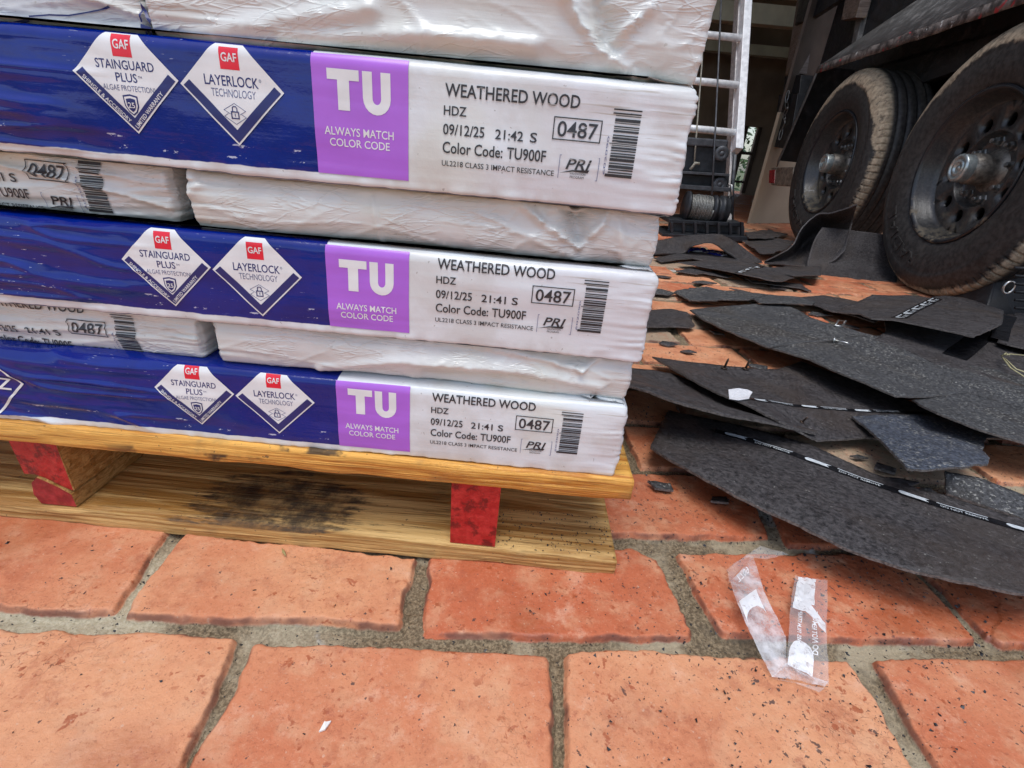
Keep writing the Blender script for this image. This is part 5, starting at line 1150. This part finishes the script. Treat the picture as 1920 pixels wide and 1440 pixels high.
# ------------------------------------------------------------------ ladder and ladder hoist
LP0 = np.array((.998, 2.80, .385)); LD = np.array((0, .43, .903)); LN = np.array((0, -.903, .43))
def lpt(x, y, o=0.): return Vector(atplane(x, y, LP0 + LN * o, LN))
lad = thing('extension_ladder', 'bright aluminium ladder leaning up behind the bundle stack', 'ladder', (1.0, 2.7, 0))
MAT['alu'] = plain('brushed_aluminium', (.86, .86, .86), .45, .1, var=.15, scale=40); MAT['alu_dull'] = plain('dull_aluminium', (.50, .47, .45), .45, .3, var=.25, scale=60)
def rail(name, px, w, d, o, mat):
    a, b = (lpt(*q, o) for q in px); D = (b - a).normalized(); s_ = Vector((1, 0, 0)); n_ = D.cross(s_).normalized(); bm = bmesh.new()
    hexa(bm, [a - s_ * w / 2 - n_ * d / 2, a + s_ * w / 2 - n_ * d / 2, a + s_ * w / 2 + n_ * d / 2, a - s_ * w / 2 + n_ * d / 2, b - s_ * w / 2 - n_ * d / 2, b + s_ * w / 2 - n_ * d / 2, b + s_ * w / 2 + n_ * d / 2, b - s_ * w / 2 + n_ * d / 2]); bevel(bm, .004)
    return under(from_bm(name, bm, mat), lad)
rail('rail', [(1381, 284), (1402, -60)], .038, .07, 0, MAT['alu']); rail('inner_rail', [(1362, 428), (1389, -60)], .026, .06, -.05, MAT['alu_dull'])
rail('inner_rail', [(1214, 428), (1241, -60)], .026, .06, -.05, MAT['alu_dull']); rail('rail', [(1232, 284), (1252, -60)], .038, .07, 0, MAT['alu'])
for y0, x0 in ((64, 1392), (152, 1386), (241, 1378), (-22, 1398)):
    bm = bmesh.new(); tube(bm, [lpt(x0, y0 + 8, .01), lpt(x0 - 142, y0 - 6, .01)], .017, 14); under(from_bm('rung', bm, MAT['alu'], None, True), lad)
hoist = thing('ladder_hoist', 'black roofing hoist with a wire rope drum at the ladder foot', 'hoist', (.9, 2.65, 0))
MAT['hoist'] = plain('black_hoist_steel', (.020, .022, .026), .5, .2, var=.4, scale=30); MAT['hoist2'] = plain('grey_hoist_steel', (.075, .078, .085), .5, .3, var=.3, scale=40)
HY = 2.68
def hx(x, y, Y=HY): return Vector(aty(x, y, Y))
def hplate(name, q, Y, d, mat, bv=.006):
    p = [hx(x, y, Y) for x, y in q]; bm = bmesh.new(); D = Vector((0, d, 0)); hexa(bm, [p[0], p[1], p[1] + D, p[0] + D, p[3], p[2], p[2] + D, p[3] + D]); bevel(bm, bv); return under(from_bm(name, bm, mat), hoist)
hplate('upper_plate', [(1270, 320), (1361, 326), (1366, 262), (1276, 256)], HY, .04, MAT['hoist'])
hplate('top_fold', [(1272, 272), (1362, 277), (1366, 263), (1276, 256)], HY - .02, .02, MAT['hoist2'])
hplate('shelf', [(1268, 325), (1368, 331), (1368, 326), (1270, 320)], HY - .05, .09, MAT['hoist2'], .002)
hplate('lower_plate', [(1262, 347), (1366, 353), (1368, 329), (1268, 324)], HY, .04, MAT['hoist'])
hplate('shelf', [(1262, 353), (1370, 360), (1371, 352), (1263, 345)], HY - .05, .09, MAT['hoist2'], .002)
def disc(name, x, y, r, Y, mat):
    c = hx(x, y, Y); bm = bmesh.new(); R2 = lathe(bm, [(r, -.02), (r, .004), (r * .93, .008), (r * .4, .008), (r * .33, .004), (r * .28, .010), (r * .1, .012)], 28, (0, -1, 0), c, (1, 0, 0), (0, 0, 1)); bm.faces.new(R2[-1]); return under(from_bm(name, bm, mat, None, True), hoist)
disc('roller', 1353, 288, .034, HY - .02, MAT['hoist2']); disc('roller', 1349, 346, .034, HY - .03, MAT['hoist2'])
# drum with its wound wire
ax0, ax1 = hx(1284, 386, 2.62), hx(1362, 396, 2.62); AX = (ax1 - ax0).normalized(); L = (ax1 - ax0).length; up_ = Vector((0, 0, 1)); sd2 = AX.cross(up_).normalized(); up2 = sd2.cross(AX)
bm = bmesh.new(); dr = lathe(bm, [(.070, 0), (.070, .012), (.050, .013), (.050, L * .62), (.066, L * .625), (.066, L * .70), (.056, L * .71), (.056, L * .78), (.068, L * .79), (.068, L * .88), (.060, L * .90), (.066, L * .96), (.058, L)], 40, AX, ax0, sd2, up2); bm.faces.new(dr[0]); bm.faces.new(dr[-1]); under(from_bm('drum', bm, MAT['hoist'], None, True), hoist)
bm = bmesh.new(); turns = 15; hp = [ax0 + AX * (.016 + (L * .60 - .016) * q / (turns * 20)) + (sd2 * math.cos(q * math.pi / 10) + up2 * math.sin(q * math.pi / 10)) * (.053 + .004 * (1 if q > 80 else 0) + .0015 * math.sin(q * .13)) for q in range(turns * 20 + 1)]
tube(bm, hp, .0042, 6); under(from_bm('wound_wire', bm, plain('wire_rope', (.20, .20, .185), .5, .5, var=.5, scale=260), None, True), hoist)
bm = bmesh.new(); tube(bm, [hx(1335, 366, 2.57), (hx(1341, 250, 2.66)), lpt(1347, 120, .12), lpt(1354, -40, .12)], .0042, 6); under(from_bm('wire_rope', bm, MAT['hoist2'], None, True), hoist)
bm = bmesh.new(); tube(bm, [lpt(1322, -40, .08), lpt(1316, 120, .08), hx(1306, 250, 2.67), hx(1302, 304, 2.655)], .0038, 6); tube(bm, [hx(1294, 318, 2.65), hx(1300, 311, 2.645), hx(1303, 306, 2.645), hx(1311, 307, 2.65)], .007, 8); under(from_bm('knotted_cord', bm, plain('grey_cord', (.27, .25, .20), .7, var=.4, scale=300), None, True), hoist)
bm = bmesh.new(); tube(bm, [hx(1364, 348, 2.62), hx(1372, 347, 2.6), hx(1373, 366, 2.6), hx(1363, 369, 2.62)], .0035, 8); under(from_bm('steel_hook', bm, MAT['steel'], None, True), hoist)
bm = bmesh.new(); tube(bm, [hx(1378, 290, 2.72), hx(1373, 350, 2.70), hx(1372, 412, 2.70)], .010, 8); under(from_bm('hose', bm, MAT['hoist2'], None, True), hoist)
# slotted base frame
hplate('base_rail', [(1254, 418), (1394, 426), (1394, 418), (1256, 411)], 2.56, .26, MAT['hoist'], .003); hplate('base_rail', [(1240, 448), (1402, 454), (1402, 444), (1242, 438)], 2.50, .30, MAT['hoist'], .003)
for i in range(7):
    x = 1258 + i * 22; hplate('base_rib', [(x, 446), (x + 5, 446), (x + 5, 417), (x, 417)], 2.52, .02, MAT['hoist'], .002)
hplate('base_panel', [(1252, 444), (1396, 450), (1396, 424), (1254, 416)], 2.62, .01, MAT['hoist2'], .002)

# ------------------------------------------------------------------ the garage behind
gar = thing('garage', 'dark open garage with beige wall and pale ceiling beams behind the trailer', 'garage', (1.5, 5, 0))
def gpart(name, fn, mat): bm = bmesh.new(); fn(bm); return under(from_bm(name, bm, mat), gar)
MAT['beige'] = plain('beige_wall_paint', (.36, .285, .20), .8, var=.1, scale=3); MAT['brown'] = plain('brown_boards_darkened', (.085, .062, .048), .8, var=.3, scale=4); MAT['inner'] = plain('brown_boards_brightened', (.32, .25, .19), .8, var=.3, scale=2)  # brown and inner: one wall brown, darkened and brightened to offset the light
MAT['beam'] = plain('pale_green_beam_paint', (.70, .72, .58), .7, var=.12, scale=5)
wa, wd = Vector((1.475, 3.55, 0)), Vector((math.sin(R_(52)), math.cos(R_(52)), 0)); wn = Vector((wd.y, -wd.x, 0))
def wallbox(a, b, z0, z1, t0=0, t1=.02):
    return lambda bm: hexa(bm, [wa + wd * a - wn * t0 + Vector((0, 0, z0)), wa + wd * b - wn * t0 + Vector((0, 0, z0)), wa + wd * b + wn * t1 + Vector((0, 0, z0)), wa + wd * a + wn * t1 + Vector((0, 0, z0)), wa + wd * a - wn * t0 + Vector((0, 0, z1)), wa + wd * b - wn * t0 + Vector((0, 0, z1)), wa + wd * b + wn * t1 + Vector((0, 0, z1)), wa + wd * a + wn * t1 + Vector((0, 0, z1))])
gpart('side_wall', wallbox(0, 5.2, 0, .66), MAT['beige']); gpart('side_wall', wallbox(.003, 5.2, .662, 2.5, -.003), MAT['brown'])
gpart('trim_board', wallbox(.004, 5.2, .13, .15, .010, -.001), MAT['brown'])
YB = 7.9
wx0, wx1 = float(aty(1384, 300, YB)[0]), float(aty(1408, 300, YB)[0]); wz0, wz1 = .02, float(aty(1396, 236, YB)[2])
gpart('back_wall', lambda bm: (bx(bm, (-3, YB, 0), (wx0, YB + .1, 2.6)), bx(bm, (wx1, YB, 0), (6, YB + .1, 2.6)), bx(bm, (wx0, YB, wz1), (wx1, YB + .1, 2.6))), MAT['inner'])
gpart('window_frame', lambda bm: (bx(bm, (wx0 - .03, YB - .03, wz0), (wx0 + .02, YB - .003, wz1)), bx(bm, (wx1 - .02, YB - .03, wz0), (wx1 + .03, YB - .003, wz1)), bx(bm, (wx0 + .02, YB - .028, .52), (wx1 - .02, YB - .004, .56)), bx(bm, (wx0 + .02, YB - .028, .15), (wx1 - .02, YB - .004, .18))), MAT['brown'])
gpart('shade_left_wall', lambda bm: bx(bm, (-3.1, 2.9, 0), (-3.003, YB, 2.6)), MAT['inner']); gpart('shade_roof', lambda bm: bx(bm, (-3.2, 2.7, 2.602), (6.2, YB + .2, 2.72)), MAT['brown']); gpart('right_wall', lambda bm: bx(bm, (6.003, 2.9, 0), (6.1, YB, 2.6)), MAT['brown'])  # unseen roof and left wall, added to darken the interior
def beam(y0, y1, Y, d=.12): z0 = float(aty(1450, y1, Y)[2]); z1 = float(aty(1450, y0, Y)[2]); gpart('ceiling_beam', lambda bm: bx(bm, (-2.9, Y, z0), (5.9, Y + d, z1)), MAT['beam'])
beam(8, 47, 5.6); beam(86, 106, 7.4); beam(-40, -12, 4.6)
# bush outside the garage window
bm = bmesh.new(); br = random.Random(9); cx = (wx0 + wx1) / 2
for q in range(1500):
    p = Vector((cx + br.gauss(0, .5), YB + 1.4 + br.gauss(0, .3), abs(br.gauss(.9, .6)))); a = Vector((br.gauss(0, 1), br.gauss(0, 1), br.gauss(0, 1))).normalized(); b = a.orthogonal().normalized(); r = br.uniform(.03, .07)
    bm.faces.new([bm.verts.new(p + a * r), bm.verts.new(p + b * r * .5), bm.verts.new(p - a * r), bm.verts.new(p - b * r * .5)])
tag(from_bm('bush', bm, plain('bush_leaves', (.06, .13, .04), .6, var=.5, scale=6), recalc=False), 'green bush seen through the narrow garage window', 'bush')
